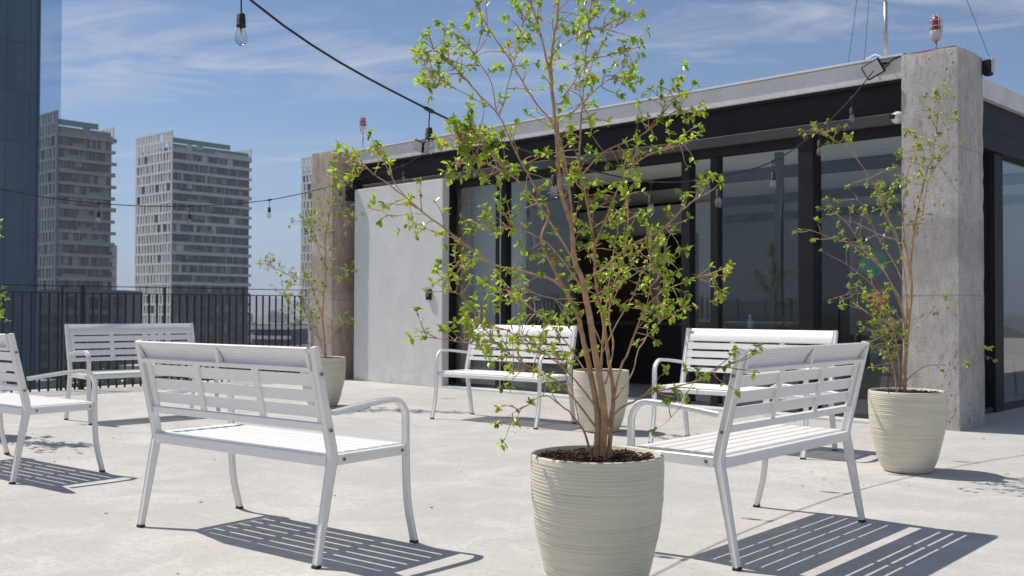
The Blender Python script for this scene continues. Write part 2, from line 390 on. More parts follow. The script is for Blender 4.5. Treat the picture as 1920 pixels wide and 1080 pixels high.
rough_column('concrete_column', -3.785, -3.29, 8.75, 9.345, 3.275, CONC, 'rough grey concrete column at the near right corner', 3)
rough_column('concrete_column', -12.53, -12.01, 8.57, 9.14, 3.30, CONCB, 'brownish concrete column at the far left corner', 11)
pb('roof_edge_paint', (-3.77, 8.775, 3.262), (-3.32, 9.33, 3.276), REDP)
pb('back_wall', (-12.5, 9.145, 0), (-9.9, 9.30, 2.72), CONCB, label='brown concrete wall strip beside the far column')
q = MB(); q.box((-11.72 - OU, 8.75 - OV, 0), (-9.835 - OU, 8.87 - OV, 2.712), .006); q.build('wall_panel', PLAST, pav, label='smooth pale grey plaster wall panel')
pb('fascia', (-12.008, 8.86, 3.09), (-3.79, 9.20, 3.285), FASC, .008)
pb('fascia', (-4.0, 9.352, 3.09), (-3.59, 19.0, 3.285), FASC, .008)
pb('roof_drip_edge', (-12.2, 8.835, 3.288), (-3.80, 9.22, 3.306), WPLAS)
pb('roof_slab', (-12.5, 9.204, 2.76), (-4.004, 19.0, 3.27), FASC)
pb('steel_beam', (-12.006, 8.93, 2.792), (-3.79, 8.99, 3.088), BLACK)
pb('beam_flange', (-11.70, 8.872, 2.69), (-3.79, 8.99, 2.79), BLACK2, .004)
pb('beam_flange', (-12.006, 8.872, 3.06), (-3.79, 8.928, 3.086), BLACK)
pb('beam_end_box', (-12.006, 8.80, 2.585), (-11.73, 9.14, 2.788), BLACK)
pb('steel_beam', (-3.74, 9.352, 2.792), (-3.65, 19.0, 3.087), BLACK)
pb('beam_flange', (-3.76, 9.352, 2.60), (-3.60, 19.0, 2.788), BLACK, .004)
# front glazing: frames + panes
def pane(a, b, par=pav): return pb('window_pane', a, b, GLASS, par=par)
GV = 8.985
pb('window_frame', (-10.06, 8.90, 0), (-9.90, 9.06, 2.688), BLACK, .003)
pb('window_frame', (-9.04, 8.93, 0), (-8.87, 9.05, 2.688), BLACK, .003)
pb('window_frame', (-8.945, 8.915, 0), (-8.93, 8.928, 2.688), GALV)
pb('window_frame', (-7.82, 8.95, 0), (-7.74, 9.03, 2.60), BLACK, .003)
pb('window_frame', (-6.235, 8.93, 0), (-6.13, 9.05, 2.60), BLACK, .003)
pb('window_frame', (-5.88, 8.94, 0), (-5.79, 9.05, 2.60), BLACK, .003)
pb('window_frame', (-5.23, 9.10, 0), (-5.15, 9.16, 2.60), BLACK, .003)
pb('steel_post', (-4.86, 8.90, 0), (-4.70, 9.06, 2.688), BLACK, .004)
pb('window_head', (-9.898, 8.94, 2.602), (-4.862, 9.04, 2.688), BLACK)
pb('window_head', (-4.698, 8.94, 2.602), (-3.79, 9.04, 2.688), BLACK)
for a, b in ((-9.898, -9.042), (-8.868, -7.822), (-6.128, -5.882), (-5.788, -4.862), (-4.698, -3.79)):
    pb('window_sill', (a, 8.94, .002), (b, 9.03, .055), BLACK2)
    pane((a, GV, .057), (b, GV + .008, 2.60))
pb('door_handle', (-6.20, 8.86, 1.02), (-6.175, 8.885, 1.32), BLACK, .003)
pb('door_handle', (-6.195, 8.88, 1.05), (-6.18, 8.929, 1.07), BLACK)
pb('door_handle', (-6.195, 8.88, 1.27), (-6.18, 8.929, 1.29), BLACK)
pb('threshold', (-9.9, 8.72, .0), (-3.79, 8.935, .022), FASC)
# side glazing
pb('window_frame', (-3.76, 9.352, 0), (-3.66, 9.43, 2.598), BLACK)
for v0, v1 in ((10.62, 10.86), (12.0, 12.12), (13.4, 13.52), (14.9, 15.05), (16.4, 16.5), (18.9, 19.0)):
    pb('window_frame', (-3.77, v0, 0), (-3.64, v1, 2.598), BLACK, .003)
vv = [9.43, 10.62, 10.86, 12.0, 12.12, 13.4, 13.52, 14.9, 15.05, 16.4, 16.5, 18.9]
for i in range(0, 12, 2):
    pane((-3.705, vv[i], .057), (-3.697, vv[i + 1], 2.598)); pb('window_sill', (-3.75, vv[i], .002), (-3.66, vv[i + 1], .055), BLACK2)
# interior
pb('interior_floor', (-12.4, 9.32, .001), (-3.77, 18.9, .006), IFLOOR)
pb('ceiling', (-12.4, 9.21, 2.722), (-3.775, 18.9, 2.758), CEIL)
pb('interior_wall', (-12.39, 17.4, .006), (-3.79, 17.6, 2.72), IWALL)
pb('interior_wall', (-11.59, 9.42, .006), (-9.05, 9.5, 2.72), IWALL2)
pb('interior_wall', (-12.52, 9.31, 0), (-12.40, 18.9, 2.75), IWALL)
pb('interior_wall', (-11.80, 9.31, .006), (-11.6, 17.39, 2.72), IWALL)
for v in (10.75, 13.3, 15.8): pb('ceiling_beam', (-12.39, v, 2.60), (-3.79, v + .2, 2.72), BLACK)
pb('interior_door', (-9.4, 17.3, .006), (-8.1, 17.398, 2.3), BLACK)
pb('interior_wall', (-11.59, 12.62, .006), (-8.3, 12.72, 2.598), IWALL)
pb('wood_partition', (-10.9, 12.5, .006), (-9.36, 12.615, 2.15), WOOD)
pb('interior_door', (-9.12, 12.54, .006), (-8.5, 12.615, 2.15), BLACK)
t = thing('doorway_darkener', 'long black counter shape added inside to darken the open doorway', 'counter', uv(-8.9, 11.4, .006), BANG)
q = MB(); q.box((-1.7, -.3, .0), (1.35, .3, .80)); q.build('body', BLACK, t); q = MB(); q.box((-1.75, -.34, .802), (1.4, .34, .84), .004); q.build('counter_top', BLACK2, t)  # black box added behind the doorway so its lower half reads dark

# ------------------------------------------------------------------ small things fixed to the pavilion
def floodlight(u, label, k=1, tilt=.5):
    t = thing('floodlight', label, 'floodlight', uv(u, 8.85, 3.2), BANG, 'floodlights on the fascia')
    q = MB(); q.box((-.085, -.03, -.07), (.085, .01, .07), .006); b = q.build('housing', BLACK, t); b.location = (0, -.12, -.02); b.rotation_euler = (.3, -.42 * k, .1)
    q = MB(); q.box((-.072, -.036, -.058), (.072, -.031, .058)); l = q.build('lens', GREYP, b)
    q = MB(); q.tube([(-.10, -.1, -.02), (-.105, -.03, .03), (-.06, .002, .05), (.06, .002, .05), (.105, -.03, .03), (.10, -.1, -.02)], .007, 6); q.build('bracket', BLACK, t)
    q = MB(); q.tube([(.02, .003, .02), (.14, .0, .07), (.24, .0, .10)], .006, 5); q.build('cable', CABLEM, t)
    return t
floodlight(-4.02, 'small black floodlight on the roof fascia next to the near concrete column')
floodlight(-10.27, 'small black floodlight on the fascia above the left end of the glass wall', -1)
t = thing('wall_lamp', 'black wall lamp fixed to the right side of the near concrete column top', 'lamp', uv(-3.285, 9.33, 3.12), BANG)
q = MB(); q.box((0, -.03, -.02), (.07, .05, .12), .01); q.build('housing', BLACK, t); q = MB(); q.box((.071, -.02, 0), (.085, .04, .13), .004); q.build('lens', GREYP, t)
t = thing('security_camera', 'white round security camera beside the near concrete column under the roof beam', 'security camera', uv(-3.86, 8.86, 2.74), BANG)
q = MB(); q.lathe([(0, -.055), (.02, -.053), (.04, -.04), (.053, -.018), (.056, 0), (.053, .02), (.04, .042), (.02, .053), (0, .055)], 20); q.build('body', WPLAS, t)
q = MB(); q.tube([(-.02, -.045, .005), (-.028, -.062, .005)], [.026, .022], 16); q.build('lens', DARKGL, t)
q = MB(); q.box((.03, -.02, -.03), (.072, .03, .04), .004); q.build('mount', WPLAS, t)
def beacon(u, v, z0, hp, label, s=1):
    t = thing('warning_beacon', label, 'beacon', uv(u, v, z0), BANG, 'red caged warning beacons on the roof')
    q = MB(); q.tube([(0, 0, 0), (0, 0, hp)], .011, 8); q.build('pole', GALV, t)
    q = MB(); q.lathe([(0, 0), (.03, .002), (.042, .02), (.050, .06), (.052, .085), (.045, .09)], 18, (0, 0, hp)); q.build('housing', GREYP, t)
    q = MB()
    pr = [(.040, .088)]
    for i in range(9): pr += [(.043 - .001 * i, .095 + i * .012), (.039 - .001 * i, .101 + i * .012)]
    pr += [(.028, .205), (.014, .216), (0, .219)]
    q.lathe(pr, 18, (0, 0, hp)); q.build('lens', REDL, t)
    q = MB()
    for i in range(6):
        a = i * math.pi / 3 + .3; c, s_ = math.cos(a), math.sin(a)
        q.tube([(.052 * c, .052 * s_, hp + .08), (.054 * c, .054 * s_, hp + .15), (.046 * c, .046 * s_, hp + .205), (.02 * c, .02 * s_, hp + .232), (0, 0, hp + .235)], .003, 5)
    for z in (.125, .175): q.tube([(.054 * math.cos(a * math.pi / 8), .054 * math.sin(a * math.pi / 8), hp + z) for a in range(17)], .003, 5)
    q.build('cage', GREYP, t)
beacon(-3.55, 8.95, 3.27, .12, 'red caged warning beacon on a short pole on the near right column')
beacon(-11.93, 9.05, 3.29, .31, 'red caged warning beacon at the far left end of the roof')
t = thing('antenna_mast', 'tall thin grey antenna mast with guy wires on the roof edge', 'antenna', uv(-4.02, 8.98, 3.29), BANG)
q = MB(); q.tube([(0, 0, 0), (0, 0, .55)], .018, 8); q.tube([(0, 0, .55), (0, 0, 2.6)], .013, 8); q.build('pole', GALV, t)
for e in ((-.42, .1), (-.33, .25), (.75, .45)):
    q = MB(); q.tube([(0, 0, 2.5), (e[0], e[1], .0)], .0022, 4); q.build('guy_wire', CABLEM, t)
q = MB(); q.tube([(-.22, 0, .0), (-.18, 0, .06), (-.10, 0, .085), (-.03, 0, .05), (0, 0, .02)], .006, 6); q.build('cable_loop', WPLAS, t)
t = thing('downlight', 'round white recessed ceiling light behind the glass beside the near column', 'ceiling light', uv(-4.58, 10.35, 2.72), BANG)
q = MB(); q.lathe([(.0, -.004), (.06, -.004), (.085, -.008), (.09, 0)], 24); q.build('trim', WPLAS, t)

t = thing('door_lock', 'small black wall box near the right edge of the pale plaster wall panel', 'control box', uv(-10.08, 8.745, 1.205), BANG)
q = MB(); q.box((-.045, -.03, -.07), (.045, .004, .07), .004); q.build('box', BLACK, t)
q = MB(); q.box((-.02, -.034, -.03), (.02, -.0302, .04)); q.build('key_pad', STEELB, t)

# interior furniture (dim shapes behind the glass)
def lounge_chair(u, v, rz, label):
    t = thing('lounge_chair', label, 'chair', uv(u, v, .006), BANG + rz, 'dark chairs inside the pavilion')
    q = MB(); q.box((-.24, -.24, .42), (.24, .24, .47), .02); q.build('seat', BLACK2, t)
    q = MB(); n = 10; vs = []
    for i in range(n + 1):
        a = math.pi * (1 + i / n); x = .25 * math.cos(a); y = -.25 * math.sin(a) * .9 - .02
        for dz, rr in ((.45, 1), (.86 - .16 * abs(i - n / 2) / (n / 2), 1.1)): vs.append((x * rr, y * rr, dz))
        for dz, rr in ((.86 - .16 * abs(i - n / 2) / (n / 2), 1.02), (.45, .92)): vs.append((x * rr, y * rr, dz))
    fs = [(i * 4 + j, i * 4 + (j + 1) % 4, i * 4 + 4 + (j + 1) % 4, i * 4 + 4 + j) for i in range(n) for j in range(4)]
    q.add(vs, fs, True); q.build('backrest', BLACK2, t)
    for sx in (-1, 1):
        for sy in (-1, 1):
            q = MB(); q.tube([(sx * .18, sy * .18, .43), (sx * .24, sy * .24, 0)], .012, 6); q.build('leg', BLACK, t)
lounge_chair(-6.0, 10.9, .4, 'dark tub chair inside just right of the open glass doorway')
lounge_chair(-5.0, 11.6, 2.2, 'dark tub chair inside behind the middle of the glazing')
lounge_chair(-4.4, 13.2, 3.0, 'dark tub chair inside near the side glazing')
t = thing('side_table', 'low dark side table inside the open doorway', 'table', uv(-6.75, 11.0, .006), BANG)
q = MB(); q.box((-.3, -.3, .70), (.3, .3, .74), .005); q.build('table_top', BLACK2, t)
q = MB(); q.tube([(0, 0, .02), (0, 0, .70)], .03, 8); q.lathe([(0, .02), (.2, .02), (.2, 0)], 20); q.build('pedestal', BLACK, t)
BOT = mat('pale_blue_plastic', (.22, .45, .55), .25)
t = thing('bottle', 'pale blue bottle standing on the dark side table', 'bottle', uv(-6.6, 10.9, .746), BANG)
q = MB(); q.lathe([(0, 0), (.034, 0), (.036, .02), (.036, .13), (.015, .17), (.014, .19)], 14); q.build('body', BOT, t); q = MB(); q.lathe([(.016, .188), (.016, .21), (0, .211)], 12); q.build('cap', WPLAS, t)
t = thing('floor_painting', 'abstract canvas with a red blob and a green patch behind the glass', 'painting', uv(-4.75, 10.4, .006), BANG + .1)
def art():
    m = bpy.data.materials.new('abstract_paint'); m.use_nodes = True; g = G(m.node_tree); b = g.n['Principled BSDF']
    s = g.node('ShaderNodeSeparateXYZ', {0: g.node('ShaderNodeTexCoord').outputs['Object']}); x, z = s.outputs[0], s.outputs[2]
    nn = g.m('MULTIPLY', g.noise(g.node('ShaderNodeTexCoord').outputs['Object'], 9, 4), .12)
    def blob(cx_, cz, r): return g.ramp(g.m('ADD', g.m('SQRT', g.m('ADD', g.m('POWER', g.m('SUBTRACT', x, cx_), 2), g.m('POWER', g.m('SUBTRACT', z, cz), 2))), nn), [(r, 1.), (r + .02, 0.)])
    c = g.mix(blob(.0, 1.12, .17), (.10, .10, .10), (.55, .03, .05)); c = g.mix(blob(-.05, 1.5, .19), c, (.05, .28, .18))
    g.put(b.inputs['Base Color'], c); return m
q = MB(); q.box((-.3, -.015, .75), (.3, .015, 1.75)); q.build('canvas', art(), t)
for sx in (-1, 1):
    q = MB(); q.tube([(sx * .25, .02, 1.0), (sx * .3, .08, 0)], .014, 6); q.build('leg', BLACK, t)

# ------------------------------------------------------------------ fences
def fence(u0, v0, v1, along_v, label, posts, thick, cable=True):
    n = int(abs(v1 - v0) / .107); org = uv(u0, v0) if along_v else uv(v0, u0)
    t = thing('railing', label, 'railing', org, BANG + (math.pi / 2 if along_v else 0), 'black bar railings around the terrace')
    q = MB(); L = v1 - v0
    ph = (posts[0] - v0) % .1065 if posts else 0
    k = ph
    while k < L:
        q.box((k - .0125, -.004, .0), (k + .0125, .004, 1.193)); k += .1065
    q.build('bars', FENCEM, t)
    q = MB(); q.box((0, -.02, 1.194), (L, .02, 1.206)); q.build('top_rail', FENCEM, t)
    q = MB(); q.box((0, -.0225, .035), (L, -.006, .045)); q.build('bottom_rail', FENCEM, t)
    q = MB(); q.tube([(0, 0, 1.287), (L, 0, 1.287)], .006, 6); q.build('handrail_cable', FENCEM, t)
    for p in posts:
        q = MB(); q.box((p - v0 - .013, -.025, 0), (p - v0 + .013, .005, 1.285)); q.build('post', FENCEM, t)
    for p in thick:
        q = MB(); q.box((p - v0 - .028, -.03, 0), (p - v0 + .028, .03, 1.30), .002); q.build('post', FENCEM, t)
    return t
fence(-12.7, -9.0, 8.62, True, 'black vertical bar railing along the left terrace edge', [5.04 - 1.25 * i for i in range(10, 0, -1)] + [5.04, 6.38, 7.55], [5.29, -1.0])
fence(12.0, 2.0, 26.0, True, 'black vertical bar railing along the far right terrace edge', [3.2 + 2.5 * i for i in range(9)], [9.3])
fence(-9.2, -12.7, 12.0, False, 'black vertical bar railing behind the viewer', [-10 + 2.5 * i for i in range(9)], [0])

# ------------------------------------------------------------------ benches
BW = 1.246; hx = BW / 2
def front_leg_path():
    p = [(.487, .012), (.474, .06), (.455, .13), (.443, .20), (.437, .27), (.433, .36), (.431, .45), (.431, .545)]
    for i in range(1, 9):
        a = R(11.5 * i); p.append((.431 - .088 * (1 - math.cos(a)), .545 + .088 * math.sin(a)))
    p += [(.25, .628), (.12, .615), (.012, .602)]
    return p
def make_bench():
    t = thing('bench', 'x', 'bench', group='white slatted metal benches on the terrace')
    for s in (-1, 1):
        x = s * (hx - .018)
        q = MB(); q.strip([(-.070, .012), (.000, .375), (.010, .415), (.005, .455), (-.090, .855), (-.093, .868)], None, .040, .031, x, [.60, .98, 1, 1, .80, .78]); rp = q.build('rear_post', WHITE, t)
        q = MB(); q.box((x - .0165, -.085, 0), (x + .0165, -.057, .012), .002); q.build('foot_cap', RUBBER, rp)
        q = MB(); q.strip(front_leg_path(), None, .0225, .033, x); fl = q.build('front_leg_and_armrest', WHITE, t)
        q = MB(); q.box((x - .0175, .474, 0), (x + .0175, .500, .012), .002); q.build('foot_cap', RUBBER, fl)
    q = MB()
    for s in (-1, 1):
        xi = s * (hx - .018); q.box((xi - .014, .026, .392), (xi + .014, .418, .434), .003)
    q.box((-hx + .036, -.012, .388), (hx - .036, .014, .432), .003); q.box((-hx + .036, .405, .392), (hx - .036, .430, .426), .003)
    for x in (-.205, .205): q.box((x - .015, .015, .40), (x + .015, .404, .424))
    q.build('seat_frame', WHITE, t)
    q = MB(); y = .020
    for i in range(6): q.box((-hx + .037, y, .426), (hx - .037, y + .0575, .440), .003); y += .0695
    q.build('seat_slats', WHITE, t)
    # backrest: line of the post front face
    def bp(z, off=0): return (.024 - (z - .44) * .238 + off, z)
    q = MB()
    for z0, z1 in ((.709, .757), (.645, .692), (.582, .629)):
        a, b = bp(z0), bp(z1); q.prism([a, b, (b[0] - .005, b[1] - .001), (a[0] - .005, a[1] - .001)], -hx + .036, hx - .036)
    a, b = bp(.534), bp(.563); q.prism([a, b, (b[0] - .022, b[1] - .005), (a[0] - .022, a[1] - .005)], -hx + .036, hx - .036)
    q.build('backrest_slats', WHITE, t)
    for x in (-.205, .205, -hx + .056, hx - .056):
        q = MB(); a, b = bp(.552, -.0052), bp(.776, -.0052); q.prism([a, b, (b[0] - .009, b[1] - .002), (a[0] - .009, a[1] - .002)], x - .018, x + .018)
        q.build('backrest_strap', WHITE, t)
    # tilted head panel with fine ribs, ledge and brackets
    q = MB(); a = bp(.776); tp = (-.112, .866)
    n = 14; top = []; bot = []
    for i in range(n + 1):
        k = i / n; y_ = a[0] + (tp[0] - a[0]) * k + .010 * math.sin(k * math.pi); z_ = a[1] + (tp[1] - a[1]) * k
        top.append((y_ + .001, z_ + .001)); bot.append((y_ - .007 - (.0014 if i % 2 else 0), z_ - .005))
    q.prism(top + [(tp[0] - .006, .862), (tp[0] - .006, .856)] + bot[::-1], -hx + .036, hx - .036); q.build('head_panel', WHITE, t)
    q = MB(); a, b = bp(.772), bp(.793); q.prism([a, (a[0] - .040, a[1] - .004), (b[0] - .040, b[1] - .008), (b[0] - .012, b[1] - .004)], -hx + .036, hx - .036)
    for x0, x1 in ((-hx + .036, -hx + .050), (-.010, .010), (hx - .050, hx - .036)):
        q.prism([(b[0] - .038, b[1] - .008), (b[0] - .012, b[1] - .004), (tp[0] + .0, .853), (tp[0] - .002, .853)], x0, x1)
    q.build('back_ledge', WHITE, t)
    for s in (-1, 1):
        for (y, z) in ((-.065, .76), (-.014, .535), (.06, .413), (.395, .413)):
            q = MB(); xx = s * (hx - .001); xa = xx if z > .5 else s * (hx - .005)
            q.tube([(xa, y, z), (xa + s * .005, y, z)], .0075, 6, False); q.tube([(xa + s * .005, y, z), (xa + s * .009, y, z)], .004, 6, False); q.build('bolt', STEELB, t)
    return t
b0 = make_bench()
BP = [((-1.200, 4.424), -37.6, 'whole front bench seen from behind, left of the foreground planter'),
      ((1.232, 4.489), 48.5, 'bench on the right seen from behind, standing next to the large front planter'),
      ((1.831, 7.699), 140.5, 'bench facing the viewer behind the right front bench, before the dark doors'),
      ((0.043, 9.381), 140.8, 'bench facing the viewer behind the big potted tree, next to the pale wall panel'),
      ((-3.558, 9.595), 224.2, 'bench facing the viewer with its back against the black railing'),
      ((-3.317, 6.300), -37.6, 'bench cut off by the left edge of the photo, only one end showing')]
for i, (p, a, lb) in enumerate(BP):
    o = b0 if i == 0 else dup(b0, (0, 0, 0), 0, lb)
    o.location = (p[0], p[1], 0); o.rotation_euler[2] = R(a); o['label'] = lb

# ------------------------------------------------------------------ planters
PROF = [(0, .137), (.02, .152), (.05, .168), (.10, .185), (.16, .199), (.22, .2135), (.27, .223), (.36, .232), (.44, .2345), (.51, .234)]
def rp(z):
    for (z0, r0), (z1, r1) in zip(PROF, PROF[1:]):
        if z <= z1: return r0 + (r1 - r0) * (z - z0) / (z1 - z0)
    return PROF[-1][1]
def make_planter():
    t = thing('planter', 'x', 'planter', group='pale sage ribbed planters')
    r_ = random.Random(5); nr = 124; amp = [r_.uniform(-1, 1) for _ in range(nr + 1)]; ph = [r_.uniform(0, 6.28) for _ in range(nr + 1)]
    prof = [(0, .001), (.125, .0)] + [(rp(.006 + .499 * i / nr), .006 + .499 * i / nr) for i in range(nr + 1)]
    def fn(a, i):
        i -= 2
        if i < 1 or i > nr - 3: return 0
        return (.0019 * (1, .1, -1.1)[i % 3] + .0006 * amp[i]) * (.85 + .3 * math.sin(a * 2 + ph[i]))
    prof += [(.232, .5095), (.226, .511), (.221, .508), (.216, .44), (.214, .40)]
    q = MB(); q.lathe(prof, 80, fn=fn); q.build('pot', POT, t)
    q = MB(); r2 = random.Random(3); vs = [(0, 0, .486)]; k = 30; fs = []
    for j, rr in enumerate((.06, .12, .17, .2195)):
        for i in range(k): a = 2 * math.pi * i / k; vs.append((rr * math.cos(a), rr * math.sin(a), .486 + r2.uniform(-.006, .007)))
    fs += [(0, 1 + i, 1 + (i + 1) % k) for i in range(k)]
    for j in range(3): fs += [(1 + j * k + i, 1 + (j + 1) * k + i, 1 + (j + 1) * k + (i + 1) % k, 1 + j * k + (i + 1) % k) for i in range(k)]
    q.add(vs, fs, True); q.build('soil', SOIL, t)
    q = MB()
    for i in range(330):
        a = r2.uniform(0, 6.28); rr = .205 * math.sqrt(r2.random()); c = Vector((rr * math.cos(a), rr * math.sin(a), .492 + r2.uniform(0, .010)))
        d = Vector((r2.uniform(-1, 1), r2.uniform(-1, 1), r2.uniform(-.3, .8) if r2.random() < .25 else r2.uniform(-.15, .2))).normalized() * r2.uniform(.008, .024)
        q.tube([c - d, c + d * .2 + Vector((0, 0, .003)), c + d], [.0022, .003, .001], 4)
    q.build('mulch', MULCH, t, stuff=True)
    return t
p0 = make_planter()
POTS = [((.303, 3.60), .3, 'large looking ribbed sage planter in the foreground holding the tall leafy tree'),
        ((2.51, 6.45), 1.7, 'ribbed sage planter in front of the near concrete column'),
        ((-1.97, 10.6), 2.9, 'ribbed sage planter half hidden by the front left bench, near the far column'),
        ((.747, 8.5), 4.1, 'ribbed sage planter behind the trunk of the big tree, between two benches'),
        ((-4.25, 8.02), 5.2, 'ribbed sage planter just outside the left edge of the photo')]
for i, (p, a, lb) in enumerate(POTS):
    o = p0 if i == 0 else dup(p0, (0, 0, 0), 0, lb)
    o.location = (p[0], p[1], 0); o.rotation_euler[2] = a; o['label'] = lb

# dry leaf litter and grit lying on the terrace
q = MB(); r5 = random.Random(12)
for i in range(420):
    c = r5.choice(POTS)[0] if r5.random() < .35 else (r5.uniform(-3.5, 4.5), r5.uniform(3.6, 11)); w = r5.gauss(0, .7)
    p = Vector((c[0] + r5.gauss(0, .6), c[1] + r5.gauss(0, .6), .0015)); a = r5.uniform(0, 6.28); L = r5.uniform(.003, .008) if r5.random() < .8 else r5.uniform(.012, .026)
    d = Vector((math.cos(a), math.sin(a), 0)); n = Vector((-d.y, d.x, 0)); h = Vector((0, 0, L * .18))
    q.add([p - d * L * .5, p - n * L * .22 + h, p + d * L * .5, p + n * L * .22 + h, p + h * .2], [(0, 1, 4), (1, 2, 4), (2, 3, 4), (3, 0, 4)], False)
tag(q.build('leaf_litter', MULCH), 'scattered dry leaf bits and grit on the pale concrete floor', 'leaf litter', kind='stuff')

# ------------------------------------------------------------------ plants
def leaf(q, base, d, L, rr, wk=.30):
    d = d.normalized(); up = Vector((rr.uniform(-.5, .5), rr.uniform(-.5, .5), 1)); s = d.cross(up)
    if s.length < 1e-3: s = Vector((1, 0, 0))
    s.normalize(); n = s.cross(d); w = L * wk; f = .35 * w; dr = -n * L * rr.uniform(.02, .16)
    P = [base, base + d * L * .3 + s * w * .85 + n * f, base + d * L * .3, base + d * L * .3 - s * w * .85 + n * f,
         base + d * L * .62 + s * w * .9 + n * f + dr * .4, base + d * L * .62 + dr * .4, base + d * L * .62 - s * w * .9 + n * f + dr * .4, base + d * L + dr]
    q.add(P, [(0, 2, 1), (0, 3, 2), (1, 2, 5, 4), (2, 3, 6, 5), (4, 5, 7), (5, 6, 7)], True)
def rvec(rr): 
    while 1:
        v = Vector((rr.uniform(-1, 1), rr.uniform(-1, 1), rr.uniform(-1, 1)))
        if .05 < v.length < 1: return v.normalized()
def spline(pts, sub=5):
    P = [pts[0]] + pts + [pts[-1]]; out = []
    for i in range(1, len(P) - 2):
        a, b, c, d = P[i - 1:i + 3]
        for j in range(sub):
            t = j / sub; out.append(.5 * ((2 * b) + (c - a) * t + (2 * a - 5 * b + 4 * c - d) * t * t + (3 * b - a - 3 * c + d) * t ** 3))
    out.append(pts[-1]); return out
def twig(wq, lq, p, d, L, r, rr, LS, nl, droop=.25):
    pts = [p]; cur = p.copy(); dd = d.normalized(); n = 4
    for i in range(n):
        dd = (dd + rvec(rr) * .28 + Vector((0, 0, -droop * .12))).normalized(); cur = cur + dd * L / n; pts.append(cur.copy())
    wq.tube(pts, [r, r * .85, r * .7, r * .55, r * .4], 4, cap=False)
    for i in range(nl):
        if i < nl * .75: b = pts[-1] - dd * L * .10 * rr.random(); sp = 1.05
        else: b = pts[rr.randint(1, n)]; sp = 1.2
        ld = (dd * .55 + rvec(rr) * sp + Vector((0, 0, -.12))).normalized()
        leaf(lq, b, ld, LS * rr.uniform(.6, 1.15), rr)
def plant(label, base, Y0, limbs, clusters, LS, leafm, seed, dens=1.0, cat='tree', tw=.12, skip=.35, name='potted_tree', thin=1.):
    rr = random.Random(seed); t = thing(name, label, cat, base, 0, 'young trees in the planters')
    wq, lq = MB(), MB(); B = Vector(base); sampled = []
    for L in limbs:
        px, r0, r1, d0, d1 = L[:5]; r0 *= thin if r0 < .0125 else .72; r1 *= thin; dn = L[5] if len(L) > 5 else 1
        pts = [at(x, y, Y0) for x, y in px]; ln = [0]
        for a, b in zip(pts, pts[1:]): ln.append(ln[-1] + (b - a).length)
        pts = [at(x, y, Y0 + d0 + (d1 - d0) * (l / ln[-1])) for (x, y), l in zip(px, ln)]
        if L[-1] == 'base': pts[0] = Vector((pts[0].x, pts[0].y, .47))
        sp = spline(pts); n = len(sp)
        sp = [s + rvec(rr) * .0025 * (i / n) * min(Y0 / 3.6, 1.6) for i, s in enumerate(sp)]
        rs = [r0 + (r1 - r0) * (i / (n - 1)) ** .8 for i in range(n)]
        wq.tube([s - B for s in sp], rs, 7); tot = ln[-1]
        for i, s in enumerate(sp): sampled.append((s, rs[i], i / n))
        cnt = int(tot / .042 * dens * dn)
        for k in range(cnt):
            f = skip + (1 - skip) * (rr.random() ** .75); i = min(n - 2, int(f * (n - 1))); p = sp[i].lerp(sp[i + 1], rr.random())
            tg = (sp[i + 1] - sp[i]).normalized(); d = (tg * rr.uniform(.1, 1.0) + rvec(rr) * .9 + Vector((0, 0, .25)))
            twig(wq, lq, p - B, d, tw * rr.uniform(.3, 1.1), .0022, rr, LS, rr.randint(5, 10))
        twig(wq, lq, sp[-1] - B, sp[-1] - sp[-3], tw * .5, r1 * .8, rr, LS, 7)
    for (x, y, rad, n, dd) in clusters:
        for k in range(n):
            a = rr.uniform(0, 6.283); q_ = rad * math.sqrt(rr.random())
            p = at(x + q_ * math.cos(a), y + q_ * math.sin(a), Y0 + dd + rr.uniform(-1, 1) * rad / F * Y0)
            s, r_, _ = min(sampled, key=lambda w: (w[0] - p).length_squared)
            dv = s - p
            if dv.length > .22: s = p + dv.normalized() * .22
            wq.tube([s - B, (s + p) / 2 + rvec(rr) * .008 - B, p - B], [.0022, .0017, .0012], 4, cap=False)
            dd_ = (p - s) if (p - s).length > .01 else rvec(rr)
            for j in range(rr.randint(5, 8)): leaf(lq, p - B + rvec(rr) * .006, (dd_.normalized() * .5 + rvec(rr) + Vector((0, 0, -.1))), LS * rr.uniform(.6, 1.15), rr)
    wq.build('trunk_and_branches', BARK, t); lq.build('crown', leafm, t)
    return t
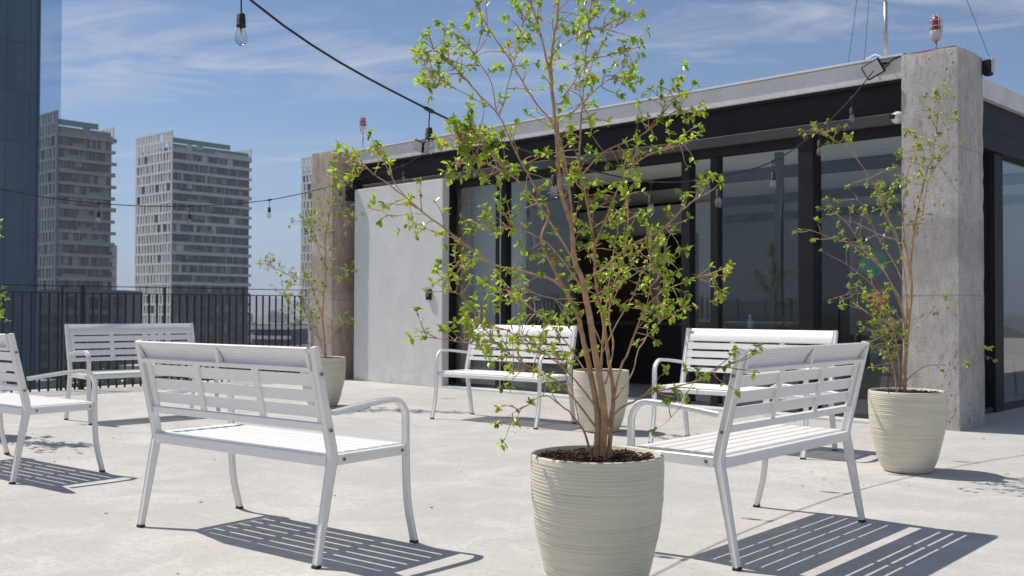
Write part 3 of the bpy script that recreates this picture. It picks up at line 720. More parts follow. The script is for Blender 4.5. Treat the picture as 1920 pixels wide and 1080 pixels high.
big = [
 ([(1116, 868), (1121, 790), (1110, 715), (1094, 640), (1082, 590), (1062, 547)], .019, .012, 0, .04, 0, 'base'),
 ([(1127, 868), (1133, 790), (1126, 720), (1114, 650), (1106, 597), (1099, 561), (1092, 526), (1078, 491), (1074, 456), (1071, 421), (1060, 386), (1050, 350), (1046, 290), (1042, 237), (1036, 178), (1033, 130), (1036, 85), (1046, 22), (1050, -60), (1046, -130)], .020, .006, 0, -.05, .35, 'base'),
 ([(1139, 868), (1146, 800), (1150, 740), (1142, 680), (1131, 600), (1122, 560), (1117, 526), (1112, 449), (1099, 371), (1086, 312), (1090, 222), (1095, 150), (1102, 70), (1110, 0)], .013, .003, 0, .18, .9, 'base'),
 ([(1071, 421), (1071, 386), (1067, 350), (1057, 289), (1047, 252)], .008, .007, -.02, -.03, 0),
 ([(1033, 150), (1027, 122), (1014, 67), (995, 0), (985, -60)], .008, .004, -.04, -.16, .8),
 ([(1075, 570), (1062, 547), (1040, 528), (1011, 516), (951, 503), (916, 491), (860, 449), (800, 403), (760, 370), (700, 325), (662, 302)], .010, .003, .03, -.25, .55),
 ([(780, 388), (748, 355), (730, 322), (716, 296)], .003, .002, -.2, -.28, .5),
 ([(800, 403), (770, 400), (735, 405), (712, 392)], .0025, .0015, -.2, -.1, .4),
 ([(860, 449), (800, 430), (765, 428)], .003, .002, -.15, -.05, .7),
 ([(916, 491), (880, 485), (845, 495)], .003, .002, -.15, -.25, .7),
 ([(1085, 590), (1060, 545), (1039, 505), (1015, 450), (1029, 396), (997, 340), (976, 301), (962, 274), (936, 218), (899, 178), (862, 137), (836, 108), (812, 92)], .010, .003, .02, .18, .55),
 ([(936, 218), (945, 190), (951, 163), (962, 122), (972, 75), (980, 40)], .004, .002, .15, .2, .9),
 ([(930, 205), (921, 155), (900, 120), (884, 93), (868, 72)], .004, .002, .15, .05, .9),
 ([(862, 137), (835, 112), (806, 105), (795, 118)], .003, .002, .15, .22, 1.2),
 ([(915, 200), (880, 180), (850, 165), (825, 150), (808, 146)], .003, .002, .12, 0, 1.0),
 ([(1058, 330), (1040, 240), (1010, 200), (988, 167), (958, 115), (925, 67), (895, 14), (880, -40)], .006, .003, -.02, -.3, .35),
 ([(1078, 491), (1040, 430), (1000, 370), (960, 330), (920, 310), (880, 290), (862, 262)], .008, .003, -.02, -.32, 1.1),
 ([(960, 330), (930, 300), (905, 270), (890, 250)], .004, .002, -.2, -.35, 1.3),
 ([(1092, 540), (1040, 470), (1000, 440), (950, 425), (905, 430)], .006, .002, 0, -.3, .8),
 ([(1092, 526), (1130, 505), (1152, 484), (1189, 457), (1238, 433), (1266, 405), (1300, 375), (1312, 352)], .009, .003, .02, -.18, .55),
 ([(1110, 470), (1140, 400), (1165, 340), (1200, 300), (1240, 282), (1285, 270)], .006, .002, .06, -.15, .7),
 ([(1090, 330), (1132, 285), (1199, 255), (1240, 222), (1247, 189), (1262, 165)], .006, .002, .02, .1, .8),
 ([(1240, 222), (1262, 212), (1290, 206)], .003, .002, .1, .05, 1.4),
 ([(1058, 180), (1103, 118), (1140, 104), (1177, 96)], .005, .002, -.04, .15, .8),
 ([(1070, 215), (1110, 175), (1140, 150), (1165, 142)], .005, .002, 0, -.2, 1.0),
 ([(1046, 90), (1103, 57), (1135, 56), (1166, 44)], .004, .002, -.05, -.18, .6),
 ([(1138, 796), (1160, 768), (1190, 752), (1213, 738), (1260, 728), (1310, 712), (1350, 690), (1395, 672)], .007, .0025, 0, -.30, .45),
 ([(1260, 728), (1275, 745), (1290, 742), (1252, 790)], .003, .0015, -.1, -.15, .35),
 ([(1140, 800), (1163, 693), (1177, 663), (1194, 613), (1213, 574), (1240, 548), (1299, 522), (1340, 512)], .008, .0025, 0, .12, .6),
 ([(1210, 580), (1217, 550), (1219, 503), (1218, 460)], .004, .002, .05, .08, .8),
 ([(1135, 720), (1150, 650), (1142, 599), (1150, 540), (1170, 480), (1178, 420), (1172, 360)], .007, .003, 0, .25, .8),
 ([(1146, 760), (1185, 700), (1200, 650), (1240, 600), (1262, 585)], .005, .002, 0, .25, .7),
 ([(1118, 770), (1110, 754), (1080, 715), (1047, 682), (1022, 663), (974, 632), (925, 610), (880, 600)], .007, .0025, 0, -.1, .8),
 ([(1022, 663), (960, 655), (905, 650), (860, 640), (800, 632)], .004, .002, -.05, -.2, .6),
 ([(1116, 800), (1080, 752), (1044, 715), (1000, 690), (950, 660), (915, 625), (870, 560), (845, 545)], .007, .0025, 0, .2, .8),
 ([(1044, 715), (1010, 700), (980, 690), (955, 700)], .003, .002, .05, .0, .6),
 ([(1112, 852), (1097, 813), (1080, 788), (1065, 770), (1047, 757), (1027, 743), (1005, 748), (960, 776)], .008, .0015, 0, -.15, .3, 'base'),
 ([(1085, 790), (1075, 740), (1060, 700), (1055, 660), (1040, 620)], .004, .002, -.03, .1, .8),
 ([(1100, 700), (1060, 640), (1020, 600), (970, 560), (920, 545)], .005, .002, 0, .22, .8),
 ([(1080, 560), (1040, 560), (1000, 550), (960, 545)], .004, .002, 0, -.2, .7),
 ([(1099, 561), (1140, 540), (1180, 520), (1215, 500), (1262, 487)], .005, .002, 0, -.25, .9),
]
bigc = [(862, 300, 42, 13, -.28), (905, 270, 32, 10, -.3), (880, 240, 24, 5, -.3), (930, 330, 35, 7, -.2), (1000, 440, 60, 9, -.1), (1130, 420, 60, 11, 0), (1180, 560, 60, 12, .05), (1230, 600, 40, 6, .1),
        (1080, 230, 50, 9, 0), (1110, 120, 48, 8, 0), (1080, 60, 45, 7, -.05), (1170, 300, 50, 8, 0), (980, 640, 60, 9, 0), (1060, 620, 50, 7, -.05), (664, 318, 20, 4, -.25), (1230, 500, 45, 6, -.1), (975, 22, 22, 4, .2), (815, 80, 22, 3, .18), (815, 150, 24, 4, .1), (1150, 470, 50, 8, .1)]
plant('tall airy green leafed multi stemmed tree in the foreground planter', (.303, 3.6, .486), 3.6, big, bigc, .0275, LEAF, 21, dens=2.1, tw=.12, thin=.6)
right = [
 ([(1695, 730), (1700, 649), (1709, 551), (1707, 507), (1713, 440), (1716, 409), (1735, 332), (1748, 290), (1757, 238), (1761, 185)], .018, .003, 0, .1, .4, 'base'),
 ([(1708, 520), (1697, 451), (1693, 400), (1700, 330), (1712, 290)], .008, .003, 0, -.1, .5),
 ([(1712, 440), (1730, 400), (1740, 340), (1770, 290), (1785, 240)], .006, .002, .03, -.1, .35),
 ([(1700, 640), (1690, 570), (1675, 538), (1649, 498), (1609, 462), (1565, 448), (1519, 432)], .009, .002, 0, -.25, .25),
 ([(1694, 700), (1700, 560), (1684, 451), (1660, 400), (1637, 345), (1600, 290), (1560, 258), (1540, 247)], .008, .002, 0, .15, .45),
 ([(1649, 498), (1620, 470), (1590, 420), (1560, 395)], .004, .0015, -.1, -.2, .25),
 ([(1684, 451), (1650, 440), (1610, 420), (1575, 410)], .004, .0015, 0, .2, .2),
 ([(1690, 600), (1650, 560), (1610, 550), (1575, 555)], .004, .0015, 0, .2, .3),
 ([(1698, 715), (1729, 689), (1765, 684), (1800, 682), (1827, 660)], .005, .0015, 0, -.15, .3),
 ([(1712, 600), (1735, 590), (1765, 582)], .003, .0015, 0, .1, .5),
 ([(1700, 640), (1670, 600), (1640, 540), (1600, 505), (1556, 478)], .005, .0012, .05, .25, .25),
 ([(1698, 600), (1665, 520), (1630, 470), (1590, 448)], .005, .0012, 0, -.35, .2),
 ([(1705, 560), (1680, 500), (1650, 450), (1625, 400), (1604, 366)], .005, .0012, 0, .3, .35),
 ([(1710, 520), (1690, 470), (1668, 420), (1650, 372)], .004, .0012, 0, -.2, .5),
 ([(1690, 660), (1660, 615), (1625, 585), (1585, 570)], .004, .0012, 0, -.25, .25),
 ([(1683, 724), (1675, 690), (1662, 650), (1650, 620)], .007, .002, -.05, .1, 1.3, 'base'),
 ([(1688, 724), (1685, 680), (1680, 640), (1668, 590), (1640, 560)], .007, .002, .03, -.15, 1.1, 'base'),
]
rightc = [(1665, 640, 34, 15, 0), (1650, 675, 24, 7, -.05), (1690, 320, 38, 9, .05), (1700, 260, 24, 4, .05), (1750, 200, 24, 5, .08), (1745, 270, 26, 5, 0), (1650, 560, 34, 7, 0), (1590, 265, 22, 3, .1), (1672, 360, 26, 4, .1)]
plant('sparse twiggy young tree in the planter before the near concrete column', (2.51, 6.45, .486), 6.45, right, rightc, .031, LEAF2, 5, dens=1.5, tw=.15, thin=.8)
left = [
 ([(611, 672), (607, 620), (605, 590), (610, 514), (610, 453), (617, 406), (628, 365), (636, 340)], .014, .003, 0, .1, .8, 'base'),
 ([(606, 600), (592, 560), (580, 530), (550, 520), (520, 505), (504, 496)], .006, .002, 0, -.2, .9),
 ([(609, 500), (595, 460), (588, 430), (575, 415)], .005, .002, 0, .2, 1.2),
 ([(610, 480), (628, 450), (645, 420), (658, 400)], .005, .002, 0, .1, .8),
 ([(606, 580), (580, 590), (560, 600), (540, 570), (530, 545)], .005, .002, 0, .2, .9),
 ([(608, 560), (625, 540), (645, 520), (655, 505)], .004, .002, 0, -.2, .8),
 ([(608, 650), (630, 620), (648, 605)], .003, .002, 0, .1, .6),
 ([(606, 640), (585, 620), (575, 590), (570, 560)], .005, .002, 0, -.1, 1.2),
]
plant('slim young tree in the planter beside the far brown column', (-1.97, 10.6, .486), 10.6, left, [(595, 525, 26, 12, 0), (590, 440, 16, 6, .1), (578, 600, 20, 9, 0), (555, 520, 20, 5, -.1)], .034, LEAF2, 9, dens=1.7, tw=.19)
midt = [
 ([(1127, 702), (1130, 640), (1138, 560), (1150, 480), (1160, 420)], .012, .003, 0, .1, .8, 'base'),
 ([(1130, 660), (1160, 600), (1185, 560), (1200, 520)], .006, .002, 0, .2, .9),
 ([(1130, 650), (1105, 590), (1090, 540), (1070, 500)], .006, .002, 0, -.2, .9),
 ([(1133, 600), (1160, 540), (1190, 480)], .005, .002, 0, -.1, .9)]
plant('thin young tree mostly hidden behind the big tree trunk', (.747, 8.5, .486), 8.5, midt, [], .04, LEAF2, 14, dens=.6, tw=.18)
offt = [
 ([(-60, 702), (-58, 620), (-50, 540), (-60, 460), (-55, 380), (-50, 330)], .014, .003, 0, .1, .9, 'base'),
 ([(-58, 620), (-38, 580), (-20, 560), (-6, 548)], .006, .002, 0, -.1, .9),
 ([(-54, 560), (-90, 520), (-130, 480), (-150, 430)], .006, .002, 0, .2, .9),
 ([(-54, 500), (-34, 465), (-26, 440), (-20, 428)], .006, .002, 0, .1, .8),
 ([(-58, 640), (-100, 600), (-140, 590)], .005, .002, 0, -.2, .9),
 ([(-58, 600), (-40, 600), (-25, 610), (-6, 592)], .004, .002, 0, .25, .9)]
plant('young tree whose leaves just enter the left edge of the photo', (-4.25, 8.02, .486), 8.02, offt, [(-60, 450, 40, 16, 0), (-80, 520, 60, 22, .2), (-70, 400, 50, 16, -.2), (-40, 540, 30, 10, 0)], .038, LEAF, 33, dens=2.2, tw=.13)

# ------------------------------------------------------------------ string lights
FIL = mat('brass_filament', (.5, .4, .25), .4, .8)
def make_bulb():
    t = thing('string_light_bulb', 'x', 'light bulb', group='clear bulbs on the string lights')
    q = MB(); q.tube([(0, 0, 0), (.004, 0, -.03), (-.002, 0, -.065), (0, 0, -.10)], .0038, 6); q.build('drop_cord', CABLEM, t)
    q = MB(); q.lathe([(0, -.092), (.012, -.094), (.019, -.102), (.0195, -.120), (.021, -.122), (.021, -.150), (.0225, -.152), (.0225, -.160), (.018, -.161)], 18); q.build('socket', RUBBER, t)
    q = MB(); q.lathe([(.0125, -.158), (.015, -.166), (.022, -.180), (.0275, -.197), (.029, -.212), (.027, -.227), (.020, -.239), (.010, -.246), (0, -.248)], 20); gl = q.build('glass_globe', BULBG, t)
    q = MB(); q.tube([(0, 0, -.16), (0, 0, -.185)], [.006, .004], 8); q.tube([(0, 0, -.185), (.006, 0, -.205), (.009, 0, -.232), (.004, 0, -.236), (0, 0, -.20), (-.005, 0, -.236), (-.009, 0, -.232), (-.006, 0, -.205), (0, 0, -.185)], .0009, 4); q.build('filament', FIL, gl)
    return t
bulb0 = make_bulb()
first = [True]
def bulb(p, label, rz):
    if first[0]: o = bulb0; first[0] = False
    else: o = dup(bulb0, (0, 0, 0), 0, label)
    o.location = p; o.rotation_euler[2] = rz; o.scale = (.84, .84, .84); o['label'] = label
def interp(tab, t):
    # natural smooth interpolation through table (Catmull-Rom)
    xs = [a for a, _ in tab]; ys = [b for _, b in tab]
    for i in range(len(xs) - 1):
        if t <= xs[i + 1] or i == len(xs) - 2:
            x0, x1 = xs[i], xs[i + 1]; k = (t - x0) / (x1 - x0)
            m0 = (ys[i + 1] - ys[max(i - 1, 0)]) / (xs[i + 1] - xs[max(i - 1, 0)]) * (x1 - x0); m1 = (ys[min(i + 2, len(xs) - 1)] - ys[i]) / (xs[min(i + 2, len(xs) - 1)] - xs[i]) * (x1 - x0)
            return ((2 * k ** 3 - 3 * k * k + 1) * ys[i] + (k ** 3 - 2 * k * k + k) * m0 + (-2 * k ** 3 + 3 * k * k) * ys[i + 1] + (k ** 3 - k * k) * m1)
def string(A, D, ztab, t0, t1, bulbs, label):
    pts = []; n = 70
    for i in range(n + 1):
        t = t0 + (t1 - t0) * i / n; pts.append(Vector((A[0] + D[0] * t, A[1] + D[1] * t, interp(ztab, t))))
    o = Vector(pts[0]); th = thing('string_light_cable', label, 'cable', o, 0, 'overhead string light cables')
    q = MB(); q.tube([p - o for p in pts], .0052, 6); q.build('cable', CABLEM, th)
    q = MB()
    for t, lb in bulbs:
        p = Vector((A[0] + D[0] * t, A[1] + D[1] * t, interp(ztab, t))); d = Vector((D[0], D[1], (interp(ztab, t + .01) - interp(ztab, t - .01)) / .02)).normalized()
        q.tube([p - o - d * .035, p - o - d * .02, p - o + d * .02, p - o + d * .035], [.006, .0105, .0105, .006], 8)
        bulb(p - Vector((0, 0, .004)), lb, rnd.uniform(0, 6.28))
    q.build('tap_joint', CABLEM, th)
string((-1.05, 4.0), (4.25, 4.95), [(-.55, 4.4), (-.3, 3.36), (0, 2.25), (.1545, 1.957), (.30, 1.83), (.447, 1.805), (.575, 1.918), (.70, 2.117), (.8245, 2.46), (.925, 2.82), (1.0, 3.14)], -.55, 1.0,
       [(-.005, 'large looking clear bulb hanging at the upper left against the sky'), (.1545, 'clear bulb hanging before the left end of the roof fascia'), (.30, 'clear bulb hidden among the leaves of the big tree'),
        (.447, 'clear bulb hanging right of the big tree, before the dark ceiling beam'), (.575, 'clear bulb hanging before the door mullion'), (.70, 'clear bulb hanging before the middle of the wide glass pane'),
        (.8245, 'clear bulb hanging before the thick steel post'), (.925, 'warm looking bulb hanging before the black roof beam near the security camera')], 'black string light cable sagging from the upper left to the floodlight by the near column')
string((-1.4, 13.0), (-2.77, -2.8), [(-.13, 3.16), (0, 2.86), (.25, 2.535), (.5, 2.26), (.75, 2.116), (1.0, 2.07), (1.25, 2.14), (1.6, 2.42), (2.1, 3.2)], -.13, 2.1,
       [(0, 'small bulb hanging before the black beam above the pale wall panel'), (.25, 'small bulb hanging beside the far brown column'), (.5, 'small bulb against the sky between the white tower and the far column'),
        (.75, 'small bulb in front of the white residential tower'), (1.0, 'small bulb in front of the balcony tower beside the glass tower'), (1.25, 'small bulb at the extreme left of the long cable')], 'black string light cable spanning the left half of the photo before the towers')
for (x, y, h, lb) in ((-1.05 - .55 * 4.25, 4.0 - .55 * 4.95, 4.42, 'grey steel pole left of the camera carrying the near cable'), (-1.4 - 2.1 * 2.77, 13 - 2.1 * 2.8, 3.25, 'grey steel pole on the left terrace edge carrying the far cable')):
    t = thing('cable_pole', lb, 'pole', (x, y, 0)); q = MB(); q.tube([(0, 0, 0), (0, 0, h)], .025, 10); q.build('pole', GALV, t); q = MB(); q.box((-.09, -.09, 0), (.09, .09, .012)); q.build('base_plate', GALV, t)

# ------------------------------------------------------------------ city towers
def glazing(name, dark, light, sx, sz, glossy=.15, frac=.25):
    m = bpy.data.materials.new(name); m.use_nodes = True; g = G(m.node_tree); b = g.n['Principled BSDF']
    t = g.node('ShaderNodeTexCoord').outputs['Object']
    cell = g.node('ShaderNodeVectorMath', {0: t, 1: (sx, sx, sz)}, operation='SNAP').outputs[0]
    w = g.node('ShaderNodeTexWhiteNoise', {'Vector': cell}).outputs[0]
    c = g.ramp(w, [(0, dark), (1 - frac, tuple(x * 1.7 for x in dark)), (1 - frac + .05, tuple((x + y) / 2 for x, y in zip(dark, light))), (1, light)])
    g.put(b.inputs['Base Color'], c); b.inputs['Roughness'].default_value = glossy; return m
TWHITE = mat('white_tower_concrete', (.88, .86, .83), .8, var=.05, scale=.2)
TGREY = mat('warm_grey_tower_slab', (.38, .345, .31), .8, var=.12, scale=.3)
TGREY2 = mat('grey_tower_slab', (.60, .58, .56), .8, var=.12, scale=.3)
TPOD = mat('shade_toned_podium', (.14, .14, .145), .6)  # dark glassy tone; shade on the lower floors is put into the colour
TDARK = mat('dark_tower_core', (.05, .05, .055), .6)
TGL = glazing('balcony_glazing', (.085, .093, .10), (.34, .33, .31), 1.15, 3.5, .2, .3)
TGLW = glazing('slit_window_glass', (.07, .068, .068), (.24, .21, .18), 2.0, 3.5, .2, .35)
TBAL = mat('smoked_balcony_glass', (.09, .095, .105), .2)
TEAL = mat('greenish_roof_glass', (.20, .29, .27), .2)
def tower(label, P0, al, ar, H, left_w, right_w, seed, slab, podium=10, zfin=True, annex=False, lit=None):
    """P0: near corner; al/ar: unit directions of the lit and the shaded facade; local z=0 is street level (-25)"""
    r_ = random.Random(seed); t = thing('residential_tower', label, 'tower', (P0[0], P0[1], -25), 0, 'high residential towers beyond the railing'); H += 25; fh = 3.5; nf = int((H - 3.5) / fh)
    al = Vector((*al, 0)).normalized(); ar = Vector((*ar, 0)).normalized()
    def Q(q, a0, a1, b0, b1, z0, z1):   # box in facade axes: a along left facade, b along right facade
        c = [al * a + ar * b + Vector((0, 0, z)) for a in (a0, a1) for b in (b0, b1) for z in (z0, z1)]
        q.add(c, [(0, 1, 3, 2), (4, 6, 7, 5), (0, 4, 5, 1), (2, 3, 7, 6), (0, 2, 6, 4), (1, 5, 7, 3)])
    q = MB(); Q(q, .9, left_w - .2, 1.0, right_w - .6, 0, H - 4.2); q.build('body', TDARK, t)
    z0 = H - 1.4 - nf * fh
    # lit facade: piers and lintels in front of slit windows
    q = MB(); Q(q, 0, left_w, .0, .45, 0, max(z0, .2))
    win = MB(); Q(win, .2, left_w - .2, .46, .8, .2, H - 3); wp = win.build('window_strip', TGLW, t)
    for f in range(nf + 1):
        z = z0 + f * fh; Q(q, .02, left_w, -.02, .43, z, z + .75)
        a = .0; Q(q, 0, .8, 0, .45, z + .75, z + fh); a = .8
        while a < left_w - 1.2:
            w = r_.choice((.75, .9, 1.1, 1.25, 2.8 if r_.random() < .4 else 1.0, .9)); w = min(w, left_w - .9 - a)
            p = r_.choice((.7, .85, 1.0, 1.2)); Q(q, a + w, min(a + w + p, left_w), 0, .45, z + .75, z + fh)
            a += w + p
        Q(q, left_w - .5, left_w, .003, .448, z + .75, z + fh)
    Q(q, -.01, left_w + .01, -.03, .46, z0 + (nf + 1) * fh - .2, z0 + (nf + 1) * fh + .35)
    q.build('lit_facade', lit or TWHITE, t)
    # shaded facade: recessed glazing, slabs, dividers, balconies
    gq = MB(); Q(gq, .55, .89, .46, right_w - .6, .2, H - 4.4); gq.build('glazing', TGL, t)
    for f in range(nf):
        q = MB(); z = z0 + f * fh
        if f > podium:
            Q(q, -.18, .54, .47, right_w + ((.7 if f % 2 else .35) if annex else .02), z, z + .95 + .25 * (f % 3 == 0))
            if r_.random() < .85:
                b = r_.uniform(1, right_w * .5); Q(q, .25, .53, b, b + r_.uniform(.15, .35), z + .9, z + fh)
            for _ in range(3):
                b = r_.uniform(1, right_w - 3); Q(q, .3, .535, b, b + r_.uniform(.15, 2.6) * (r_.random() < .35) + .18, z + .9, z + fh)
        else:
            Q(q, .1, .54, .47, right_w, z, z + 1.1); b = .6; ps = 1
            while b < right_w - .8:
                Q(q, .1, .53, b, b + r_.uniform(.8, 1.6), z + 1.1, z + fh); b += 3.2
        q.build('floor_slab', slab if f > podium else TPOD, t)
        if f > podium and r_.random() < .8:
            q = MB(); b = r_.uniform(.8, right_w * .55); Q(q, -.19, -.14, b, b + r_.uniform(3, right_w * .42), z + .97, z + 1.9); q.build('balcony_glass', TEAL if r_.random() < .4 else TBAL, t)
    # roof screens
    q = MB(); Q(q, .2, .5, .46, right_w * .72, H - 1.6, H + .1); Q(q, 1.2, 1.4, .5, right_w - .5, H - 4.2, H - 1.8); q.build('roof_screen', TEAL, t)
    q = MB(); Q(q, .8, .95, .5, right_w - .3, H - 4.2, H - 3.0); q.build('roof_parapet', slab, t)
    if zfin:
        q = MB(); L = left_w * .8; a = 0
        Q(q, 0, L, right_w - .35, right_w, H - 1.0, H - .1); Q(q, 0, L, right_w - .35, right_w, H - 5.2, H - 4.2)
        while a < L: Q(q, a, a + .9, right_w - .345, right_w - .005, H - 4.2, H - 1.0); a += 2.2
        q.build('end_fin', TWHITE, t)
    return t
AL, AR = (-.75, .66), (.66, .75)
tower('white framed residential tower with slit windows, standing alone in the middle of the towers', (-116.2, 345), AL, AR, 59.2, 24.4, 31.9, 3, TGREY2, 8)
tower('brown grey balcony tower directly right of the blue glass tower', (-132.2, 293), AL, AR, 55.8, 16, 17.6, 8, TGREY, 8, annex=True, lit=TGREY)
tower('white tower sliver peeking out left of the far brown column', (-71.3, 394.6), AL, AR, 59, 18, 24, 12, TGREY2, 8, zfin=False)
t = thing('apartment_annex', 'lower grey block attached at the right foot of the balcony tower', 'building', (-122.6, 306, -25), 0)
q = MB(); q.box((0, 0, 0), (2.1, 3, 45)); q.build('body', TGREY2, t)
for f in range(14):
    q = MB(); q.box((.3, -.06, 1 + f * 3.1), (1.8, -.01, 2.6 + f * 3.1)); q.build('window', TGL, t)
# blue curtain-wall tower at the left edge
def curtain():
    m = bpy.data.materials.new('dark_blue_curtain_wall'); m.use_nodes = True; g = G(m.node_tree); b = g.n['Principled BSDF']
    t = g.node('ShaderNodeTexCoord').outputs['Object']
    w = g.node('ShaderNodeTexWhiteNoise', {'Vector': g.node('ShaderNodeVectorMath', {0: t, 1: (1.5, 1.5, 3.4)}, operation='SNAP').outputs[0]}).outputs[0]
    z = g.node('ShaderNodeSeparateXYZ', {0: t}).outputs[2]
    c = g.mix(w, (.095, .145, .215), (.12, .17, .24))  # panel and streak tones imitate reflections, mixed into the base colour
    c = g.mix(g.m('MULTIPLY', g.ramp(g.noise(g.node('ShaderNodeMapping', {'Vector': t, 'Scale': (3, 3, .12)}).outputs[0], 1, 4), [(.5, 0.), (.65, 1.)]), .5), c, (.08, .11, .13))
    g.put(b.inputs['Base Color'], c); b.inputs['Roughness'].default_value = .08; b.inputs['Specular IOR Level'].default_value = .35
    return m
CURT = curtain(); MULL = mat('blue_grey_mullion', (.105, .155, .225), .3)
gt = thing('glass_tower', 'dark blue mirror glass office tower at the left edge of the photo', 'tower', (-32.8, 70, -25), math.atan2(V.y, V.x))
q = MB(); q.box((-30, .15, 0), (0, 24, 95)); q.build('body', CURT, gt)
q = MB()
for i in range(19): q.box((-28.48 + i * 1.55, .125, 0), (-28.46 + i * 1.55, .148, 95))
for i in range(27): q.box((-30, .11, i * 3.4), (0, .147, i * 3.4 + .06))
q.build('mullions', MULL, gt)
q = MB(); q.box((.05, .10, 0), (1.50, .13, 95)); q.build('glass_fin', FING, gt)
q = MB(); q.box((-.06, .02, 0), (.05, .14, 95)); q.build('corner_trim', MULL, gt)

# ------------------------------------------------------------------ low city
LW = mat('pale_city_render', (.50, .47, .43), .85, var=.1, scale=.1); LB = mat('tan_city_brick', (.30, .20, .15), .85, var=.2, scale=.1)
LG = mat('grey_city_render', (.33, .33, .33), .85, var=.1, scale=.1); ROOFM = mat('flat_roof_membrane', (.42, .40, .38), .9, var=.2, scale=.1)
def block(w, d, h, m, seed):
    r_ = random.Random(seed); t = thing('city_building', 'x', 'building', group='low city buildings far beyond the railing')
    q = MB(); q.box((-w / 2, -d / 2, 0), (w / 2, d / 2, h)); q.build('walls', m, t)
    q = MB(); q.box((-w / 2 - .2, -d / 2 - .2, h), (w / 2 + .2, d / 2 + .2, h + .6)); q.box((-w / 4, -d / 4, h + .6), (w / 8, d / 6, h + 3)); q.build('roof', ROOFM, t)
    q = MB()
    for f in range(int(h / 3.2)):
        z = .8 + f * 3.2
        for i in range(int(w / 3.2)):
            x = -w / 2 + 1 + i * 3.2
            q.box((x, -d / 2 - .03, z), (x + 1.9, -d / 2 - .01, z + 1.5))
        for i in range(int(d / 3.2)):
            y = -d / 2 + 1 + i * 3.2
            for s in (-1, 1): q.box((s * (w / 2 + .01), y, z), (s * (w / 2 + .03), y + 1.9, z + 1.5))
    q.build('windows', TGLW, t); return t
protos = [block(24, 14, 13, LW, 1), block(16, 12, 19, LG, 2), block(30, 18, 10, LB, 3), block(18, 14, 16, LW, 4), block(22, 12, 22, LG, 5)]
used = set(); rr = random.Random(77); spots = []
while len(spots) < 120:
    a = R(rr.uniform(62, 122)); d = 170 + 2400 * rr.random() ** 1.6
    x, y = d * math.cos(a), d * math.sin(a)
    if all((x - p[0]) ** 2 + (y - p[1]) ** 2 > 34 ** 2 for p in spots) and all((x - p[0]) ** 2 + (y - p[1]) ** 2 > 60 ** 2 for p in ((-110, 360), (-125, 305), (-65, 405), (-62, 250), (-32, 80))): spots.append((x, y, d))
WORD = ['pale rendered block', 'grey mid rise block', 'long brick warehouse', 'cream apartment block', 'tall grey slab block']
for i, (x, y, d) in enumerate(spots):
    k = i % 5; lb = WORD[k] + ' with punched windows in the hazy city beyond the railing'
    if k not in used: o = protos[k]; used.add(k); o['label'] = lb
    else: o = dup(protos[k], (0, 0, 0), 0, lb)
    o.location = (x, y, -25); o.rotation_euler[2] = rr.uniform(-.6, .6)
t = thing('terraced_apartments', 'white mid rise apartment block with long balcony bands seen through the railing bars', 'building', (-62, 250, -25), R(-8))
q = MB(); q.box((-2, 0, 0), (8, 12, 22)); q.build('body', TPOD, t)
for f in range(9):
    q = MB(); q.box((-2.6 + .25 * (f % 3), -1.0, 1.6 + f * 2.4), (8.3 - .4 * (f % 2), 12.2, 2.45 + f * 2.4)); q.build('balcony_band', TWHITE, t)
t = thing('office_podium', 'dark low office block with blue grid windows at the foot of the balcony tower', 'building', (-96, 200, -25), R(8))
q = MB(); q.box((0, 0, 0), (19, 15, 29.5)); q.build('body', TPOD, t)
PODG = glazing('dark_blue_office_glass', (.03, .045, .06), (.10, .14, .17), 2.3, 3.3, .15, .25)
for f in range(8):
    q = MB()
    for i in range(8): q.box((.6 + i * 2.3, -.03, 1.2 + f * 3.5), (2.3 + i * 2.3, -.01, 3.6 + f * 3.5))
    q.build('window_row', PODG, t)
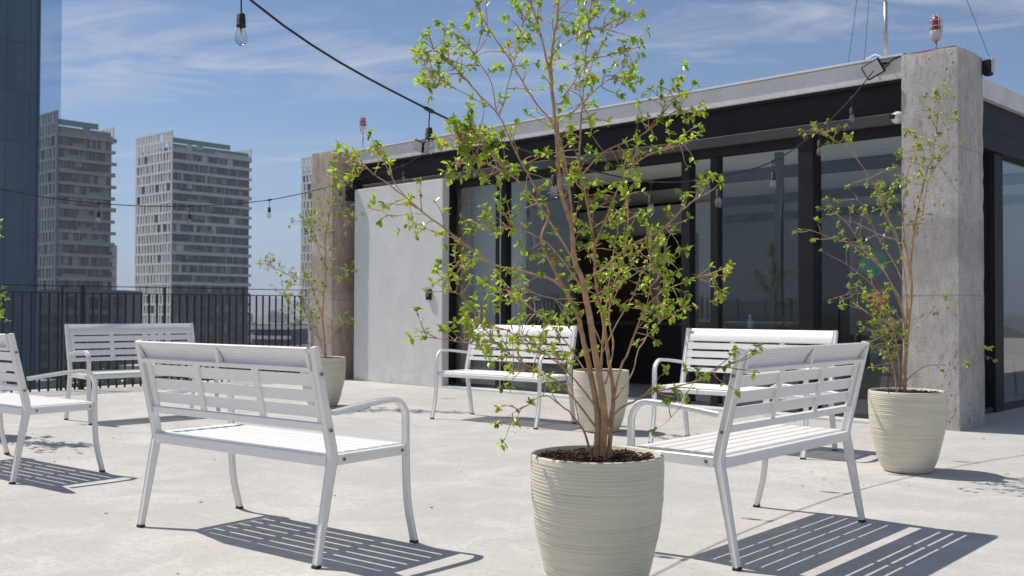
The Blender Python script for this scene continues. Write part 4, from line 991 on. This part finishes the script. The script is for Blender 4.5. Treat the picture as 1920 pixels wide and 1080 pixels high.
# street trees
def street_tree(x, y, h, r, seed, label):
    r_ = random.Random(seed); t = thing('street_tree', label, 'tree', (x, y, -25), 0, 'street trees below the terrace')
    q = MB(); q.tube([(0, 0, 0), (.2, 0, h * .3), (0, .2, h * .6), (.1, 0, h * .9)], [.35, .28, .18, .05], 8)
    for k in range(7):
        a = r_.uniform(0, 6.28); z = h * r_.uniform(.3, .6); q.tube([(0.1, 0, z), (r * .4 * math.cos(a), r * .4 * math.sin(a), z + h * .18), (r * .75 * math.cos(a), r * .75 * math.sin(a), z + h * .28)], [.14, .09, .03], 6)
    q.build('trunk', BARK, t)
    q = MB(); cl_ = [Vector((r_.gauss(0, .42) * r, r_.gauss(0, .42) * r, h * r_.uniform(.5, 1.0))) for _ in range(34)]
    for i in range(2600):
        c = cl_[i % 34]; p = c + rvec(r_) * r * .34 * r_.random() ** .4; leaf(q, p, rvec(r_), r_.uniform(.35, .6), r_, .4)
    q.build('crown', LEAF3, t)
street_tree(-26.5, 95, 21, 5, 1, 'green street tree crown rising behind the bench at the railing')
street_tree(-33, 102, 19, 5.5, 2, 'green street tree left of the taller one beyond the railing')
street_tree(-21, 118, 20.5, 5, 4, 'green street tree to the right beyond the railing')
street_tree(-52, 128, 17, 6, 6, 'wide street tree below the dark tower base')
# hedge on the right of the terrace, seen mirrored in the side glazing
t = thing('hedge_trough', 'long clipped green hedge in a pale concrete trough along the right terrace edge', 'hedge', uv(11.2, 8, 0), BANG + math.pi / 2)
q = MB(); q.box((-5, -.3, 0), (16, .3, .35)); q.build('trough', FASC, t)
q = MB()
for i in range(5200):
    p = Vector((rr.uniform(-4.9, 15.9), rr.uniform(-.3, .3), .35 + .5 * rr.random() + .06 * math.sin(i))); leaf(q, p, rvec(rr) + Vector((0, 0, .5)), .10, rr, .4)
q.build('foliage', LEAF3, t)

# ------------------------------------------------------------------ city haze
hm = bpy.data.materials.new('thin_city_haze'); hm.use_nodes = True; g = G(hm.node_tree); g.n.clear()
pv = g.node('ShaderNodeVolumePrincipled', {'Color': (.80, .87, 1.0, 1), 'Density': 0.00016, 'Anisotropy': 0.2})
g.l.new(pv.outputs[0], g.node('ShaderNodeOutputMaterial').inputs[1])
mb = MB(); mb.box((-9600, -9600, -27.5), (9600, 9600, 180)); hz = mb.build('haze', hm); hz['kind'] = 'stuff'
